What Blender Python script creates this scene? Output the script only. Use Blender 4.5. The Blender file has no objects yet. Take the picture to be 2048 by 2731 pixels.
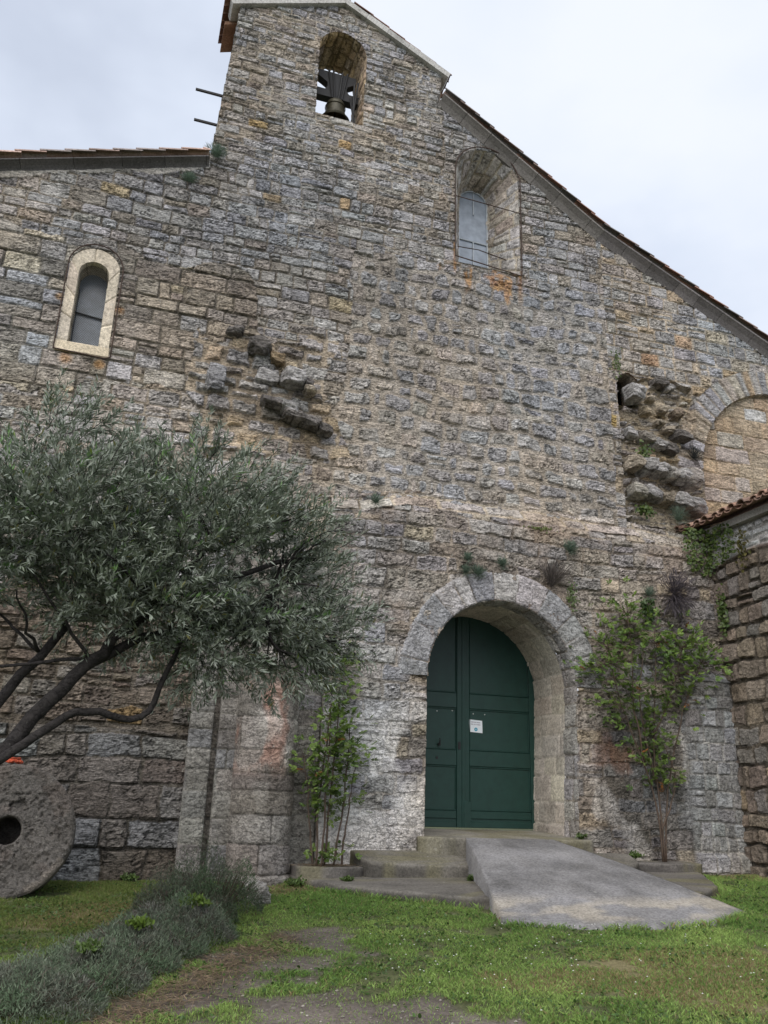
import bpy, bmesh, math, random
import numpy as np
from mathutils import Vector, Matrix
sc = bpy.context.scene
COL = sc.collection
R = math.radians

# ------------------------------------------------------------------ camera
cam_d = bpy.data.cameras.new('camera'); cam = bpy.data.objects.new('camera', cam_d); COL.objects.link(cam)
cam_d.sensor_fit = 'HORIZONTAL'; cam_d.sensor_width = 36.0; cam_d.lens = 39.03
cam_d.clip_start = 0.05; cam_d.clip_end = 500
_r = ((0.95068535, -0.30867825, 0.03025058), (-0.12662405, -0.29723962, 0.94636936), (0.28313196, 0.90352994, 0.32166744))
cam.matrix_world = Matrix(((_r[0][0], _r[1][0], -_r[2][0], 0), (_r[0][1], _r[1][1], -_r[2][1], -12.0),
                           (_r[0][2], _r[1][2], -_r[2][2], 0), (0, 0, 0, 1)))
sc.camera = cam
# ------------------------------------------------------------------ sky and sun
SUN_EL, SUN_AZ = R(44), R(212)          # azimuth clockwise from +y
w = bpy.data.worlds.new('World'); sc.world = w; w.use_nodes = True
nt = w.node_tree; nt.nodes.clear()
def N(nt, t, **k):
    n = nt.nodes.new(t)
    for a, b in k.items():
        if a.startswith('i_'):
            key = a[2:]
            n.inputs[int(key) if key.isdigit() else key].default_value = b
        else: setattr(n, a, b)
    return n
def L(nt, a, ao, b, bi): nt.links.new(a.outputs[ao], b.inputs[bi])
def ramp(nt, pts):
    n = nt.nodes.new('ShaderNodeValToRGB'); e = n.color_ramp.elements
    while len(e) < len(pts): e.new(0.5)
    for x, (p, c) in zip(e, pts):
        x.position = p; x.color = (*c, 1) if len(c) == 3 else c
    return n
out = N(nt, 'ShaderNodeOutputWorld')
sky = N(nt, 'ShaderNodeTexSky', sky_type='NISHITA', sun_disc=False, sun_elevation=SUN_EL, sun_rotation=SUN_AZ)
b1 = N(nt, 'ShaderNodeBackground', i_Strength=0.07); L(nt, sky, 0, b1, 0)
tc = N(nt, 'ShaderNodeTexCoord')
mp = N(nt, 'ShaderNodeMapping'); mp.inputs['Scale'].default_value = (1.4, 1.4, 2.6); mp.inputs['Location'].default_value = (0.35, 0.9, 0.2); L(nt, tc, 'Generated', mp, 0)
nz = N(nt, 'ShaderNodeTexNoise', i_Scale=1.5, i_Detail=5.0, i_Roughness=0.5); L(nt, mp, 0, nz, 'Vector')
cr = ramp(nt, [(0.30, (0.455, 0.50, 0.595)), (0.46, (0.54, 0.59, 0.685)), (0.66, (0.625, 0.655, 0.71))]); L(nt, nz, 0, cr, 0)
b2 = N(nt, 'ShaderNodeBackground', i_Strength=1.0); L(nt, cr, 0, b2, 0)
fr = ramp(nt, [(0.34, (0.84,) * 3), (0.55, (0.97,) * 3)]); L(nt, nz, 0, fr, 0)
mx = N(nt, 'ShaderNodeMixShader'); L(nt, fr, 0, mx, 0); L(nt, b1, 0, mx, 1); L(nt, b2, 0, mx, 2); L(nt, mx, 0, out, 0)
sl = bpy.data.lights.new('sun', 'SUN'); sl.energy = 2.0; sl.angle = R(65); sl.color = (1.0, 0.95, 0.88)
so = bpy.data.objects.new('sun', sl); COL.objects.link(so)
sd = Vector((math.sin(SUN_AZ) * math.cos(SUN_EL), math.cos(SUN_AZ) * math.cos(SUN_EL), math.sin(SUN_EL)))
so.rotation_euler = sd.to_track_quat('Z', 'Y').to_euler()
vs = sc.view_settings; vs.view_transform = 'Standard'; vs.look = 'None'; vs.exposure = 0.58; vs.gamma = 1.0; vs.use_curve_mapping = False
sc.cycles.max_bounces = 6; sc.cycles.diffuse_bounces = 3; sc.cycles.use_denoising = True

# ------------------------------------------------------------------ helpers
rng = np.random.default_rng(7)
_T = [np.random.default_rng(100 + i).random((256, 256)) for i in range(16)]
def vn(x, y, s=0):
    x = np.asarray(x, float); y = np.asarray(y, float)
    xi = np.floor(x); yi = np.floor(y); fx = x - xi; fy = y - yi
    xi = xi.astype(np.int64) & 255; yi = yi.astype(np.int64) & 255; t = _T[s % 16]
    fx = fx * fx * (3 - 2 * fx); fy = fy * fy * (3 - 2 * fy); x1 = (xi + 1) & 255; y1 = (yi + 1) & 255
    return (t[xi, yi] * (1 - fx) + t[x1, yi] * fx) * (1 - fy) + (t[xi, y1] * (1 - fx) + t[x1, y1] * fx) * fy
def fb(x, y, s=0, o=4, g=0.5):
    r = 0; a = 1; n = 0
    for k in range(o):
        r = r + a * vn(x * 2 ** k + 17.3 * k, y * 2 ** k + 5.1 * k, s + k); n += a; a *= g
    return r / n
def sst(a, b, x):
    t = np.clip((x - a) / (b - a), 0, 1); return t * t * (3 - 2 * t)
def props(o, label=None, cat=None, group=None, kind=None):
    for k, v in (('label', label), ('category', cat), ('group', group), ('kind', kind)):
        if v: o[k] = v
    return o
def link(o, parent=None):
    COL.objects.link(o)
    if parent is not None:
        o.parent = parent
        o.matrix_parent_inverse = parent.matrix_basis.inverted()
    return o
def thing(name, loc, label, cat, group=None):
    o = bpy.data.objects.new(name, None); o.empty_display_size = 0.2; o.matrix_basis = Matrix.Translation(loc); COL.objects.link(o)
    return props(o, label, cat, group)
def meshobj(name, V, F, mat, parent=None, col=None, smooth=True):
    """V (n,3); F either (m,k) int array or list of int lists; col (n,3) or one rgb"""
    me = bpy.data.meshes.new(name); V = np.asarray(V, np.float32)
    if isinstance(F, np.ndarray) and F.ndim == 2:
        m, k = F.shape
        me.vertices.add(len(V)); me.vertices.foreach_set('co', V.ravel())
        me.loops.add(m * k); me.loops.foreach_set('vertex_index', F.astype(np.int32).ravel())
        me.polygons.add(m); me.polygons.foreach_set('loop_start', np.arange(0, m * k, k, dtype=np.int32))
        me.polygons.foreach_set('loop_total', np.full(m, k, np.int32))
        me.update(calc_edges=True)
    else:
        me.from_pydata([tuple(map(float, v)) for v in V], [], [tuple(int(i) for i in f) for f in F])
    me.polygons.foreach_set('use_smooth', np.full(len(me.polygons), smooth))
    if col is not None:
        c = np.ones((len(V), 4), np.float32); c[:, :3] = col
        a = me.color_attributes.new('Col', 'FLOAT_COLOR', 'POINT'); a.data.foreach_set('color', c.ravel())
    me.validate(); me.materials.append(mat)
    return link(bpy.data.objects.new(name, me), parent)
class MB:
    """collects primitives into ONE mesh"""
    def __init__(s): s.V = []; s.F = []; s.C = []; s.n = 0; s.c = (0.3, 0.3, 0.3)
    def add(s, V, F):
        V = np.asarray(V, float); s.V.append(V); s.F += [[i + s.n for i in f] for f in F]; s.C.append(np.tile(s.c, (len(V), 1))); s.n += len(V)
    def box(s, a, b, bev=0.0):
        x0, y0, z0 = a; x1, y1, z1 = b
        if bev <= 0:
            s.add([(x, y, z) for x in (x0, x1) for y in (y0, y1) for z in (z0, z1)],
                  [(0, 1, 3, 2), (4, 6, 7, 5), (0, 4, 5, 1), (2, 3, 7, 6), (0, 2, 6, 4), (1, 5, 7, 3)]); return
        bm = bmesh.new(); bmesh.ops.create_cube(bm, size=1)
        for v in bm.verts: v.co = Vector(((x0 + x1) / 2 + v.co.x * (x1 - x0), (y0 + y1) / 2 + v.co.y * (y1 - y0), (z0 + z1) / 2 + v.co.z * (z1 - z0)))
        bmesh.ops.bevel(bm, geom=bm.edges[:], offset=bev, segments=1, affect='EDGES'); s.bm(bm)
    def bm(s, bm):
        bm.verts.index_update(); s.add([v.co[:] for v in bm.verts], [[v.index for v in f.verts] for f in bm.faces]); bm.free()
    def tube(s, pts, rad, n=6, cap=True):
        P = [Vector(p) for p in pts]; rad = rad if hasattr(rad, '__len__') else [rad] * len(P)
        V = []; F = []; up = Vector((0.13, 0.31, 1)).normalized()
        for i, p in enumerate(P):
            t = (P[min(i + 1, len(P) - 1)] - P[max(i - 1, 0)]).normalized()
            a = t.cross(up)
            if a.length < 0.15: a = t.cross(Vector((1, 0, 0)))
            a.normalize(); b = t.cross(a)
            for k in range(n):
                q = 2 * math.pi * k / n; V.append(p + (a * math.cos(q) + b * math.sin(q)) * rad[i])
        for i in range(len(P) - 1):
            for k in range(n): F.append((i * n + k, i * n + (k + 1) % n, (i + 1) * n + (k + 1) % n, (i + 1) * n + k))
        if cap: F += [tuple(range(n))[::-1], tuple(range((len(P) - 1) * n, len(P) * n))]
        s.add(V, F)
    def prism(s, poly, y0, y1):
        """poly in (x,z), extruded along y"""
        n = len(poly)
        s.add([(x, y0, z) for x, z in poly] + [(x, y1, z) for x, z in poly],
              [tuple(range(n)), tuple(range(2 * n - 1, n - 1, -1))] + [(i, i + n, (i + 1) % n + n, (i + 1) % n) for i in range(n)])
    def slab(s, poly, z0, z1f):
        """poly in (x,y), bottom z0 and top function"""
        n = len(poly)
        s.add([(x, y, z0) for x, y in poly] + [(x, y, z1f(x, y)) for x, y in poly],
              [tuple(range(n))[::-1], tuple(range(n, 2 * n))] + [(i, (i + 1) % n, (i + 1) % n + n, i + n) for i in range(n)])
    def lathe(s, prof, c, n=24):
        V = []; F = []
        for r, z in prof:
            for k in range(n):
                q = 2 * math.pi * k / n; V.append((c[0] + r * math.cos(q), c[1] + r * math.sin(q), c[2] + z))
        for i in range(len(prof) - 1):
            for k in range(n): F.append((i * n + k, i * n + (k + 1) % n, (i + 1) * n + (k + 1) % n, (i + 1) * n + k))
        s.add(V, F)
    def build(s, name, mat, parent=None, smooth=False, xf=None):
        V = np.concatenate(s.V)
        if xf is not None: V = V @ np.array(xf.to_3x3()).T + np.array(xf.translation)
        return meshobj(name, V, s.F, mat, parent, np.concatenate(s.C), smooth)
def gmesh(name, X, Y, Z, col, mat, parent=None, keep=None, flip=False, smooth=True):
    nv, nu = X.shape; idx = np.arange(nv * nu).reshape(nv, nu)
    F = np.stack([idx[:-1, :-1], idx[:-1, 1:], idx[1:, 1:], idx[1:, :-1]], -1)
    if keep is not None:
        k = keep[:-1, :-1] & keep[:-1, 1:] & keep[1:, 1:] & keep[1:, :-1]; F = F[k]
    F = F.reshape(-1, 4)
    if flip: F = F[:, ::-1]
    used = np.unique(F); mp = np.full(nv * nu, -1); mp[used] = np.arange(len(used))
    V = np.stack([X.ravel(), Y.ravel(), Z.ravel()], 1)[used]
    return meshobj(name, V, mp[F], mat, parent, col.reshape(-1, 3)[used], smooth)

# ------------------------------------------------------------------ materials
def new_mat(name):
    m = bpy.data.materials.new(name); m.use_nodes = True; nt = m.node_tree; nt.nodes.clear()
    o = N(nt, 'ShaderNodeOutputMaterial'); p = N(nt, 'ShaderNodeBsdfPrincipled'); L(nt, p, 0, o, 0)
    return m, nt, p
def mixc(nt, mode, fac, a, b):
    n = N(nt, 'ShaderNodeMix', data_type='RGBA', blend_type=mode)
    for sock, v in ((0, fac), (6, a), (7, b)):
        if isinstance(v, tuple) and hasattr(v[0], 'outputs'): nt.links.new(v[0].outputs[v[1]], n.inputs[sock])
        elif isinstance(v, (int, float)): n.inputs[sock].default_value = v
        else: n.inputs[sock].default_value = (*v, 1)
    return n
def stone_mat(name, lam=0.6, lich=0.5, stain=0.6, bump=0.6, dist=0.03, rough=0.93, pits=0.0, lamscale=38, gain=2.0, crack=0.48):
    m, nt, p = new_mat(name)
    at = N(nt, 'ShaderNodeAttribute', attribute_name='Col'); tc = N(nt, 'ShaderNodeTexCoord')
    m1 = N(nt, 'ShaderNodeMapping'); m1.inputs['Scale'].default_value = (5, 5, lamscale); L(nt, tc, 'Object', m1, 0)
    nl = N(nt, 'ShaderNodeTexNoise', i_Scale=1.0, i_Detail=5.0, i_Roughness=0.6, i_Distortion=0.7); L(nt, m1, 0, nl, 'Vector')
    nf = N(nt, 'ShaderNodeTexNoise', i_Scale=34.0, i_Detail=6.0, i_Roughness=0.7); L(nt, tc, 'Object', nf, 'Vector')
    nb = N(nt, 'ShaderNodeTexNoise', i_Scale=1.7, i_Detail=7.0, i_Roughness=0.62); L(nt, tc, 'Object', nb, 'Vector')
    r1 = ramp(nt, [(0.30, (1 - 0.68 * lam,) * 3), (0.48, (1, 1, 1)), (0.72, (1 + 0.42 * lam,) * 3)]); L(nt, nl, 0, r1, 0)
    r2 = ramp(nt, [(0.28, (0.52 * gain, 0.50 * gain, 0.50 * gain)), (0.5, (1.01 * gain, 0.985 * gain, 0.985 * gain)), (0.74, (1.44 * gain, 1.40 * gain, 1.38 * gain))]); L(nt, nf, 0, r2, 0)
    r3 = ramp(nt, [(0.30, (1 - 0.5 * stain, 1 - 0.52 * stain, 1 - 0.56 * stain)), (0.52, (1, 1, 1)), (0.75, (1.1, 1.1, 1.12))]); L(nt, nb, 0, r3, 0)
    a = mixc(nt, 'MULTIPLY', 1.0, (at, 0), (r1, 0)); b = mixc(nt, 'MULTIPLY', 1.0, (a, 2), (r2, 0)); c = mixc(nt, 'MULTIPLY', 1.0, (b, 2), (r3, 0))
    # dark hairline cracks, flattened along the bedding
    m6 = N(nt, 'ShaderNodeMapping'); m6.inputs['Scale'].default_value = (7, 7, 7 + lamscale * .38); L(nt, tc, 'Object', m6, 0)
    n6 = N(nt, 'ShaderNodeTexNoise', i_Scale=1.0, i_Detail=5.0, i_Roughness=0.62, i_Distortion=0.4); L(nt, m6, 0, n6, 'Vector')
    r6 = ramp(nt, [(0.470, (1, 1, 1)), (0.492, (1 - crack,) * 3), (0.504, (1 - crack,) * 3), (0.53, (1, 1, 1))]); L(nt, n6, 0, r6, 0)
    c = mixc(nt, 'MULTIPLY', 1.0, (c, 2), (r6, 0))
    # pale lichen crusts
    n4 = N(nt, 'ShaderNodeTexNoise', i_Scale=13.0, i_Detail=4.0, i_Roughness=0.6); L(nt, tc, 'Object', n4, 'Vector')
    r4 = ramp(nt, [(0.64, (0, 0, 0)), (0.69, (lich,) * 3)]); L(nt, n4, 0, r4, 0)
    n5 = N(nt, 'ShaderNodeTexNoise', i_Scale=1.1, i_Detail=3.0); L(nt, tc, 'Object', n5, 'Vector')
    r5 = ramp(nt, [(0.42, (0, 0, 0)), (0.6, (1, 1, 1))]); L(nt, n5, 0, r5, 0)
    f4 = mixc(nt, 'MULTIPLY', 1.0, (r4, 0), (r5, 0))
    d = mixc(nt, 'MIX', (f4, 2), (c, 2), (0.52, 0.50, 0.45))
    L(nt, d, 2, p, 'Base Color'); p.inputs['Roughness'].default_value = rough; p.inputs['Specular IOR Level'].default_value = 0.25
    ad = N(nt, 'ShaderNodeMath', operation='MULTIPLY_ADD'); L(nt, nl, 0, ad, 0); ad.inputs[1].default_value = 0.9 * lam + 0.1; L(nt, nf, 0, ad, 2)
    ad2 = N(nt, 'ShaderNodeMath', operation='MULTIPLY_ADD'); L(nt, r6, 0, ad2, 0); ad2.inputs[1].default_value = 0.35; L(nt, ad, 0, ad2, 2)
    bp = N(nt, 'ShaderNodeBump', i_Strength=bump, i_Distance=dist); L(nt, ad2, 0, bp, 'Height'); L(nt, bp, 0, p, 'Normal')
    return m
def simple_mat(name, col, rough=0.6, metal=0.0, var=0.25, scale=20, bump=0.15, spec=0.5, dist=0.01):
    m, nt, p = new_mat(name); tc = N(nt, 'ShaderNodeTexCoord')
    n = N(nt, 'ShaderNodeTexNoise', i_Scale=scale, i_Detail=6.0, i_Roughness=0.65); L(nt, tc, 'Object', n, 'Vector')
    r = ramp(nt, [(0.3, tuple(c * (1 - var) for c in col)), (0.7, tuple(c * (1 + var) for c in col))]); L(nt, n, 0, r, 0); L(nt, r, 0, p, 'Base Color')
    p.inputs['Roughness'].default_value = rough; p.inputs['Metallic'].default_value = metal; p.inputs['Specular IOR Level'].default_value = spec
    bp = N(nt, 'ShaderNodeBump', i_Strength=bump, i_Distance=dist); L(nt, n, 0, bp, 'Height'); L(nt, bp, 0, p, 'Normal')
    return m
def leaf_mat(name, under=None, rough=0.5, trans=0.25, spec=0.3):
    m, nt, p = new_mat(name); at = N(nt, 'ShaderNodeAttribute', attribute_name='Col'); src = (at, 0)
    if under:
        g = N(nt, 'ShaderNodeNewGeometry'); x = mixc(nt, 'MIX', (g, 'Backfacing'), (at, 0), under); src = (x, 2)
    nt.links.new(src[0].outputs[src[1]], p.inputs['Base Color'])
    p.inputs['Roughness'].default_value = rough; p.inputs['Specular IOR Level'].default_value = spec
    if trans > 0:
        t = N(nt, 'ShaderNodeBsdfTranslucent'); nt.links.new(src[0].outputs[src[1]], t.inputs[0])
        mx = N(nt, 'ShaderNodeMixShader'); mx.inputs[0].default_value = trans; L(nt, p, 0, mx, 1); L(nt, t, 0, mx, 2)
        o = [n for n in nt.nodes if n.type == 'OUTPUT_MATERIAL'][0]; L(nt, mx, 0, o, 0)
    return m
M = {}
M['wall'] = stone_mat('rubble_stone', lam=0.8, lich=0.45, stain=0.5, bump=1.0, dist=0.05)
M['porch'] = stone_mat('weathered_stone', lam=0.35, lich=0.6, stain=0.65, bump=1.0, dist=0.045, lamscale=16)
M['ashlar'] = stone_mat('dressed_stone', crack=0.3, lam=0.15, lich=0.35, stain=0.45, bump=0.35, dist=0.012, lamscale=10)
M['tan'] = stone_mat('sandstone', crack=0.3, lam=0.2, lich=0.1, stain=0.4, bump=0.3, dist=0.012, lamscale=12)
M['side'] = stone_mat('brown_rubble', lam=0.35, lich=0.35, stain=0.6, bump=0.8, dist=0.03, lamscale=5, crack=0.4)
M['mill'] = stone_mat('pitted_conglomerate', crack=0.35, lam=0.1, lich=0.5, stain=0.6, bump=1.0, dist=0.05, lamscale=6, gain=0.85)
M['concrete'] = stone_mat('concrete', crack=0.18, gain=1.0, lam=0.1, lich=0.25, stain=0.45, bump=0.25, dist=0.008, lamscale=8)
M['tile'] = stone_mat('terracotta', crack=0.18, lam=0.1, lich=0.4, stain=0.7, bump=0.25, dist=0.008, lamscale=8, gain=1.0)
M['iron'] = simple_mat('rusted_iron', (0.045, 0.024, 0.016), rough=0.8, var=0.5, scale=30)
M['dark_iron'] = simple_mat('dark_iron', (0.012, 0.012, 0.014), rough=0.7, var=0.3)
M['bronze'] = simple_mat('bell_bronze', (0.05, 0.045, 0.028), rough=0.5, metal=0.4, var=0.4, scale=14)
M['door'] = simple_mat('green_paint', (0.012, 0.041, 0.033), rough=0.42, var=0.16, scale=7, bump=0.05, spec=0.4)
M['paper'] = simple_mat('paper', (0.72, 0.76, 0.80), rough=0.7, var=0.04, bump=0.02)
M['ink'] = simple_mat('grey_ink', (0.42, 0.40, 0.46), rough=0.8, var=0.1)
M['blue'] = simple_mat('blue_ink', (0.05, 0.30, 0.42), rough=0.7, var=0.1)
M['screw'] = simple_mat('pale_metal', (0.5, 0.52, 0.5), rough=0.4, var=0.1)
M['leadframe'] = simple_mat('white_frame', (0.42, 0.46, 0.5), rough=0.6, var=0.15)
M['bark'] = stone_mat('olive_bark', gain=0.8, lam=0.5, lich=0.15, stain=0.4, bump=0.8, dist=0.02, lamscale=9)
M['stem'] = simple_mat('rose_stem', (0.075, 0.05, 0.035), rough=0.7, var=0.4)
M['olive'] = leaf_mat('olive_leaf', under=(0.23, 0.26, 0.21), rough=0.42, trans=0.12, spec=0.45)
M['leaf'] = leaf_mat('green_leaf', rough=0.4, trans=0.3, spec=0.4)
M['herb'] = leaf_mat('grey_herb_leaf', rough=0.7, trans=0.15, spec=0.2)
M['grass'] = leaf_mat('grass_blade', rough=0.55, trans=0.3, spec=0.25)
def glass_mat(name, col, rough):
    m, nt, p = new_mat(name); tc = N(nt, 'ShaderNodeTexCoord')
    n = N(nt, 'ShaderNodeTexNoise', i_Scale=5.0, i_Detail=4.0); L(nt, tc, 'Object', n, 'Vector')
    r = ramp(nt, [(0.35, tuple(c * 0.8 for c in col)), (0.65, tuple(c * 1.2 for c in col))]); L(nt, n, 0, r, 0); L(nt, r, 0, p, 'Base Color')
    p.inputs['Roughness'].default_value = rough; p.inputs['Specular IOR Level'].default_value = 0.8
    n2 = N(nt, 'ShaderNodeTexNoise', i_Scale=40.0, i_Detail=2.0); L(nt, tc, 'Object', n2, 'Vector')
    bp = N(nt, 'ShaderNodeBump', i_Strength=0.12, i_Distance=0.01); L(nt, n2, 0, bp, 'Height'); L(nt, bp, 0, p, 'Normal'); return m
M['glass'] = glass_mat('window_glass', (0.20, 0.235, 0.285), 0.3)
M['glass2'] = glass_mat('pale_window_glass', (0.27, 0.31, 0.37), 0.3)

# ------------------------------------------------------------------ masonry generator
GREY = [(.258, .258, .262), (.288, .285, .284), (.232, .232, .238), (.275, .264, .248), (.250, .238, .222)]
BROWN = [(.245, .218, .185), (.225, .202, .175), (.27, .24, .20), (.20, .182, .16)]
TAN = [(.30, .232, .162), (.285, .226, .165), (.315, .245, .172), (.27, .222, .17)]
OCHRE = [(.32, .235, .145), (.30, .23, .15)]
class Lay:
    def __init__(s, seed, u0, u1, v0, v1, h, w, pal, split=0.15, warp=(.03, .012), vb=None):
        g = np.random.default_rng(seed); s.seed = seed; s.warp = warp
        if vb is None:
            vb = [v0]
            while vb[-1] < v1: vb.append(vb[-1] + g.uniform(*h))
        s.vb = np.array(vb); B = []; row = []
        for r in range(len(vb) - 1):
            x = u0 - 2 - g.uniform(0, w[1]); k = g.uniform(.8, 1.25)
            while x < u1 + 2:
                B.append(x + 1000 * r); row.append(r); x += g.uniform(*w) * k * (0.55 if g.random() < .16 else 1)
            B.append(x + 1000 * r); row.append(r)
        s.B = np.array(B); s.row = np.array(row); n = len(B)
        s.U0 = s.B - 1000 * s.row; s.U1 = np.append(s.U0[1:], 0); s.n = n
        s.split = np.where(g.random(n) < split, g.uniform(.35, .65, n), -1.0)
        s.off = g.uniform(-1, 1, 2 * n); s.tx = g.uniform(-1, 1, 2 * n); s.tz = g.uniform(-1, 1, 2 * n); s.shr = g.random(2 * n)
        p = np.array([c for c, _ in pal]); wt = np.array([k for _, k in pal], float)
        s.col = p[g.choice(len(p), 2 * n, p=wt / wt.sum())] * g.uniform(.86, 1.15, (2 * n, 1)) * g.uniform(.98, 1.02, (2 * n, 3))
    def find(s, u, v):
        a, b = s.warp; k = s.seed
        vv = v + a * (vn(u * .8, v * .8, k) - .5) * 2 + b * (vn(u * 4, v * 4, k + 1) - .5) * 2
        uu = u + a * .6 * (vn(u * .9 + 31, v * .9, k + 2) - .5) * 2 + b * (vn(u * 5, v * 5 + 9, k + 3) - .5) * 2
        r = np.clip(np.searchsorted(s.vb, vv) - 1, 0, len(s.vb) - 2)
        i = np.clip(np.searchsorted(s.B, uu + 1000 * r) - 1, 0, s.n - 2)
        v0 = s.vb[r]; v1 = s.vb[r + 1]; sp = s.split[i]; m = v0 + sp * (v1 - v0); has = sp > 0; up = has & (vv > m)
        lo = has & ~up; v0 = np.where(up, m, v0); v1 = np.where(lo, m, v1)
        return uu, vv, i + np.where(up, s.n, 0), s.U0[i], s.U1[i], v0, v1
    def accent(s, u, v, c):
        s.col[s.find(np.array(u), np.array(v))[2]] = c
    def ev(s, u, v, depth=.03, jw=.008, bev=.02, off=.012, tilt=.012, lam=.012, rough=.006, mortar=(.14, .125, .105), shr=.008, corner=.035, var=.22, jn=.012, mvar=.25, lamv=22, openj=.5):
        uu, vv, i, u0, u1, v0, v1 = s.find(u, v); k = s.seed
        dx = np.minimum(uu - u0, u1 - uu); dz = np.minimum(vv - v0, v1 - vv); c = np.minimum(corner, .45 * np.minimum(u1 - u0, v1 - v0))
        d = np.where((dx < c) & (dz < c), c - np.hypot(np.maximum(c - dx, 0), np.maximum(c - dz, 0)), np.minimum(dx, dz))
        d = d - shr * s.shr[i] - jn * (fb(u * 11, v * 11, k + 4, 2) - .45)
        op = sst(.44, .60, fb(u * 1.6 + 3, v * 1.6, k + 11, 3)) * openj; jw = jw * (.45 + 1.1 * fb(u * 2.3, v * 2.3 + 8, k + 12, 2))
        m = sst(jw, jw + bev, d); mc = sst(jw * .6, jw + bev * .45, d)
        su = (uu - u0) / (u1 - u0) - .5; sv = (vv - v0) / (v1 - v0) - .5; o = s.off[i]
        n1 = fb(u * 4.5 + 40 * o, v * lamv * .62 + 13 * o, k + 5, 4, .55); n2 = fb(u * 9 + 20 * o, v * lamv * 1.1 + 29 * o, k + 1, 3)
        l = np.maximum(sst(.045, .008, np.abs(n1 - .5)), .75 * sst(.05, .0, np.abs(n2 - .47))) * sst(.30, .48, fb(u * 2.5, v * 3.5, k + 2, 3))
        f = fb(u * 14, v * 14 + o * 7, k + 6, 3) - .5; g2 = fb(u * 3 + o * 9, v * 7, k + 7, 3) - .5
        h = m * (depth + off * o + tilt * (su * s.tx[i] + sv * s.tz[i]) - 1.25 * lam * l + rough * 3 * f + rough * 2.5 * g2) + (1 - m) * (rough * 2 * (fb(u * 9, v * 9, k + 8, 3) - .5) - .022 * op + .6 * depth * (1 - op) * sst(.5, .66, fb(u * 2.1 + 9, v * 2.1, k + 13, 3))) + (rough * .9) * (vn(u * 47, v * 58, k + 14) - .5)
        sc_ = s.col[i] * (1 + var * 2 * (fb(u * 6 + o * 5, v * 10, k + 9, 4) - .5))[..., None] * (1 - .66 * l * min(1, lam / .012))[..., None] * (1 + .34 * (vn(u * 41 + 3, v * 55, k + 15) - .5))[..., None]
        mo = np.array(mortar) * (1 + mvar * 2 * (fb(u * 5, v * 5, k + 10, 4) - .5))[..., None]
        mo = mo * (1 - .68 * op)[..., None]
        return h, sc_ * mc[..., None] + mo * (1 - mc[..., None]), m
def pinpoly(X, Z, poly):
    ins = np.zeros(X.shape, bool); n = len(poly)
    for i in range(n):
        x0, z0 = poly[i]; x1, z1 = poly[(i + 1) % n]
        if z0 == z1: continue
        c = ((z0 > Z) != (z1 > Z)) & (X < (x1 - x0) * (Z - z0) / (z1 - z0) + x0); ins ^= c
    return ins
def arch_path(xl, xr, zb, zs, cx, rad, n=28, zbr=None):
    """bottom-left, up, over the arch, down to bottom-right; (x,z) points"""
    P = [(xl, zb)]
    for k in range(n + 1):
        a = math.pi * (1 - k / n); P.append((cx + rad * math.cos(a), zs + rad * math.sin(a)))
    P.append((xr, zb if zbr is None else zbr)); return np.array(P)
def resamp(P, step):
    P = np.asarray(P, float); d = np.r_[0, np.cumsum(np.linalg.norm(np.diff(P, axis=0), axis=1))]
    s = np.linspace(0, d[-1], max(2, int(d[-1] / step) + 1)); return s, np.stack([np.interp(s, d, P[:, j]) for j in range(P.shape[1])], 1)
def reveal(name, A, B, y0, y1, lay, mat, parent, step=.025, flip=False, **kw):
    """masonry lining of an opening: outline A at depth y0 to outline B at depth y1"""
    sA, PA = resamp(A, step); d = np.linspace(0, 1, len(PA)); _, PB = resamp(B, step)
    dB = np.linspace(0, 1, len(PB)); PB = np.stack([np.interp(d, dB, PB[:, j]) for j in range(2)], 1)
    nd = max(2, int(abs(y1 - y0) / step) + 1); t = np.linspace(0, 1, nd)[:, None]
    X = PA[None, :, 0] * (1 - t) + PB[None, :, 0] * t; Z = PA[None, :, 1] * (1 - t) + PB[None, :, 1] * t
    Yy = np.repeat(y0 + (y1 - y0) * t, len(PA), 1)
    T = np.gradient(PA, axis=0); T /= np.linalg.norm(T, axis=1)[:, None] + 1e-9; nx = T[:, 1]; nz = -T[:, 0]
    h, c, m = lay.ev(np.broadcast_to(Yy, X.shape), np.broadcast_to(sA[None, :], X.shape), **kw)
    hd = h * sst(0, .06, Yy - y0)
    return gmesh(name, X + nx[None] * hd, Yy, Z + nz[None] * hd, c, mat, parent, flip=flip)

# ==================================================================== GROUND
def gz(x, y): return -1.15 + .018 * np.clip(x, -15, 15) + .04 * np.clip(y, -25, 3)
def dirt_mask(x, y):
    n = fb(x * 1.3, y * 1.3, 3, 4)
    def el(cx, cy, rx, ry, a=0.0):
        dx = x - cx; dy = y - cy; ca, sa = math.cos(a), math.sin(a)
        return 1 - np.hypot((dx * ca + dy * sa) / rx, (-dx * sa + dy * ca) / ry)
    d = np.maximum.reduce([el(1.35, -4.75, .75, .75, .6), el(1.7, -6.0, 1.25, .6, .1), el(.7, -5.6, 1.0, .45, .8), el(2.3, -6.5, 1.2, .5), el(1.9, -3.7, .45, .6), el(.3, -6.3, 1.2, .8)])
    return sst(-.10, .30, d * .8 + (n - .5) * 2.4 + (fb(x * 5, y * 5, 7, 3) - .5) * .9)
def dry_mask(x, y):
    n = fb(x * 1.6 + 9, y * 1.6, 5, 4); d = np.maximum.reduce([1.2 - np.hypot((x - 4.7) / 1.3, (y + 5.7) / .9), 1 - np.hypot((x - 2.3) / .6, (y + 1.0) / .5), .8 - np.hypot((x - .2) / .9, (y + 2.3) / .9), 1 - np.hypot((x - 9.8) / .9, (y + .7) / .5)])
    return sst(-.1, .5, d + (n - .5) * 1.5)
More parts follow.
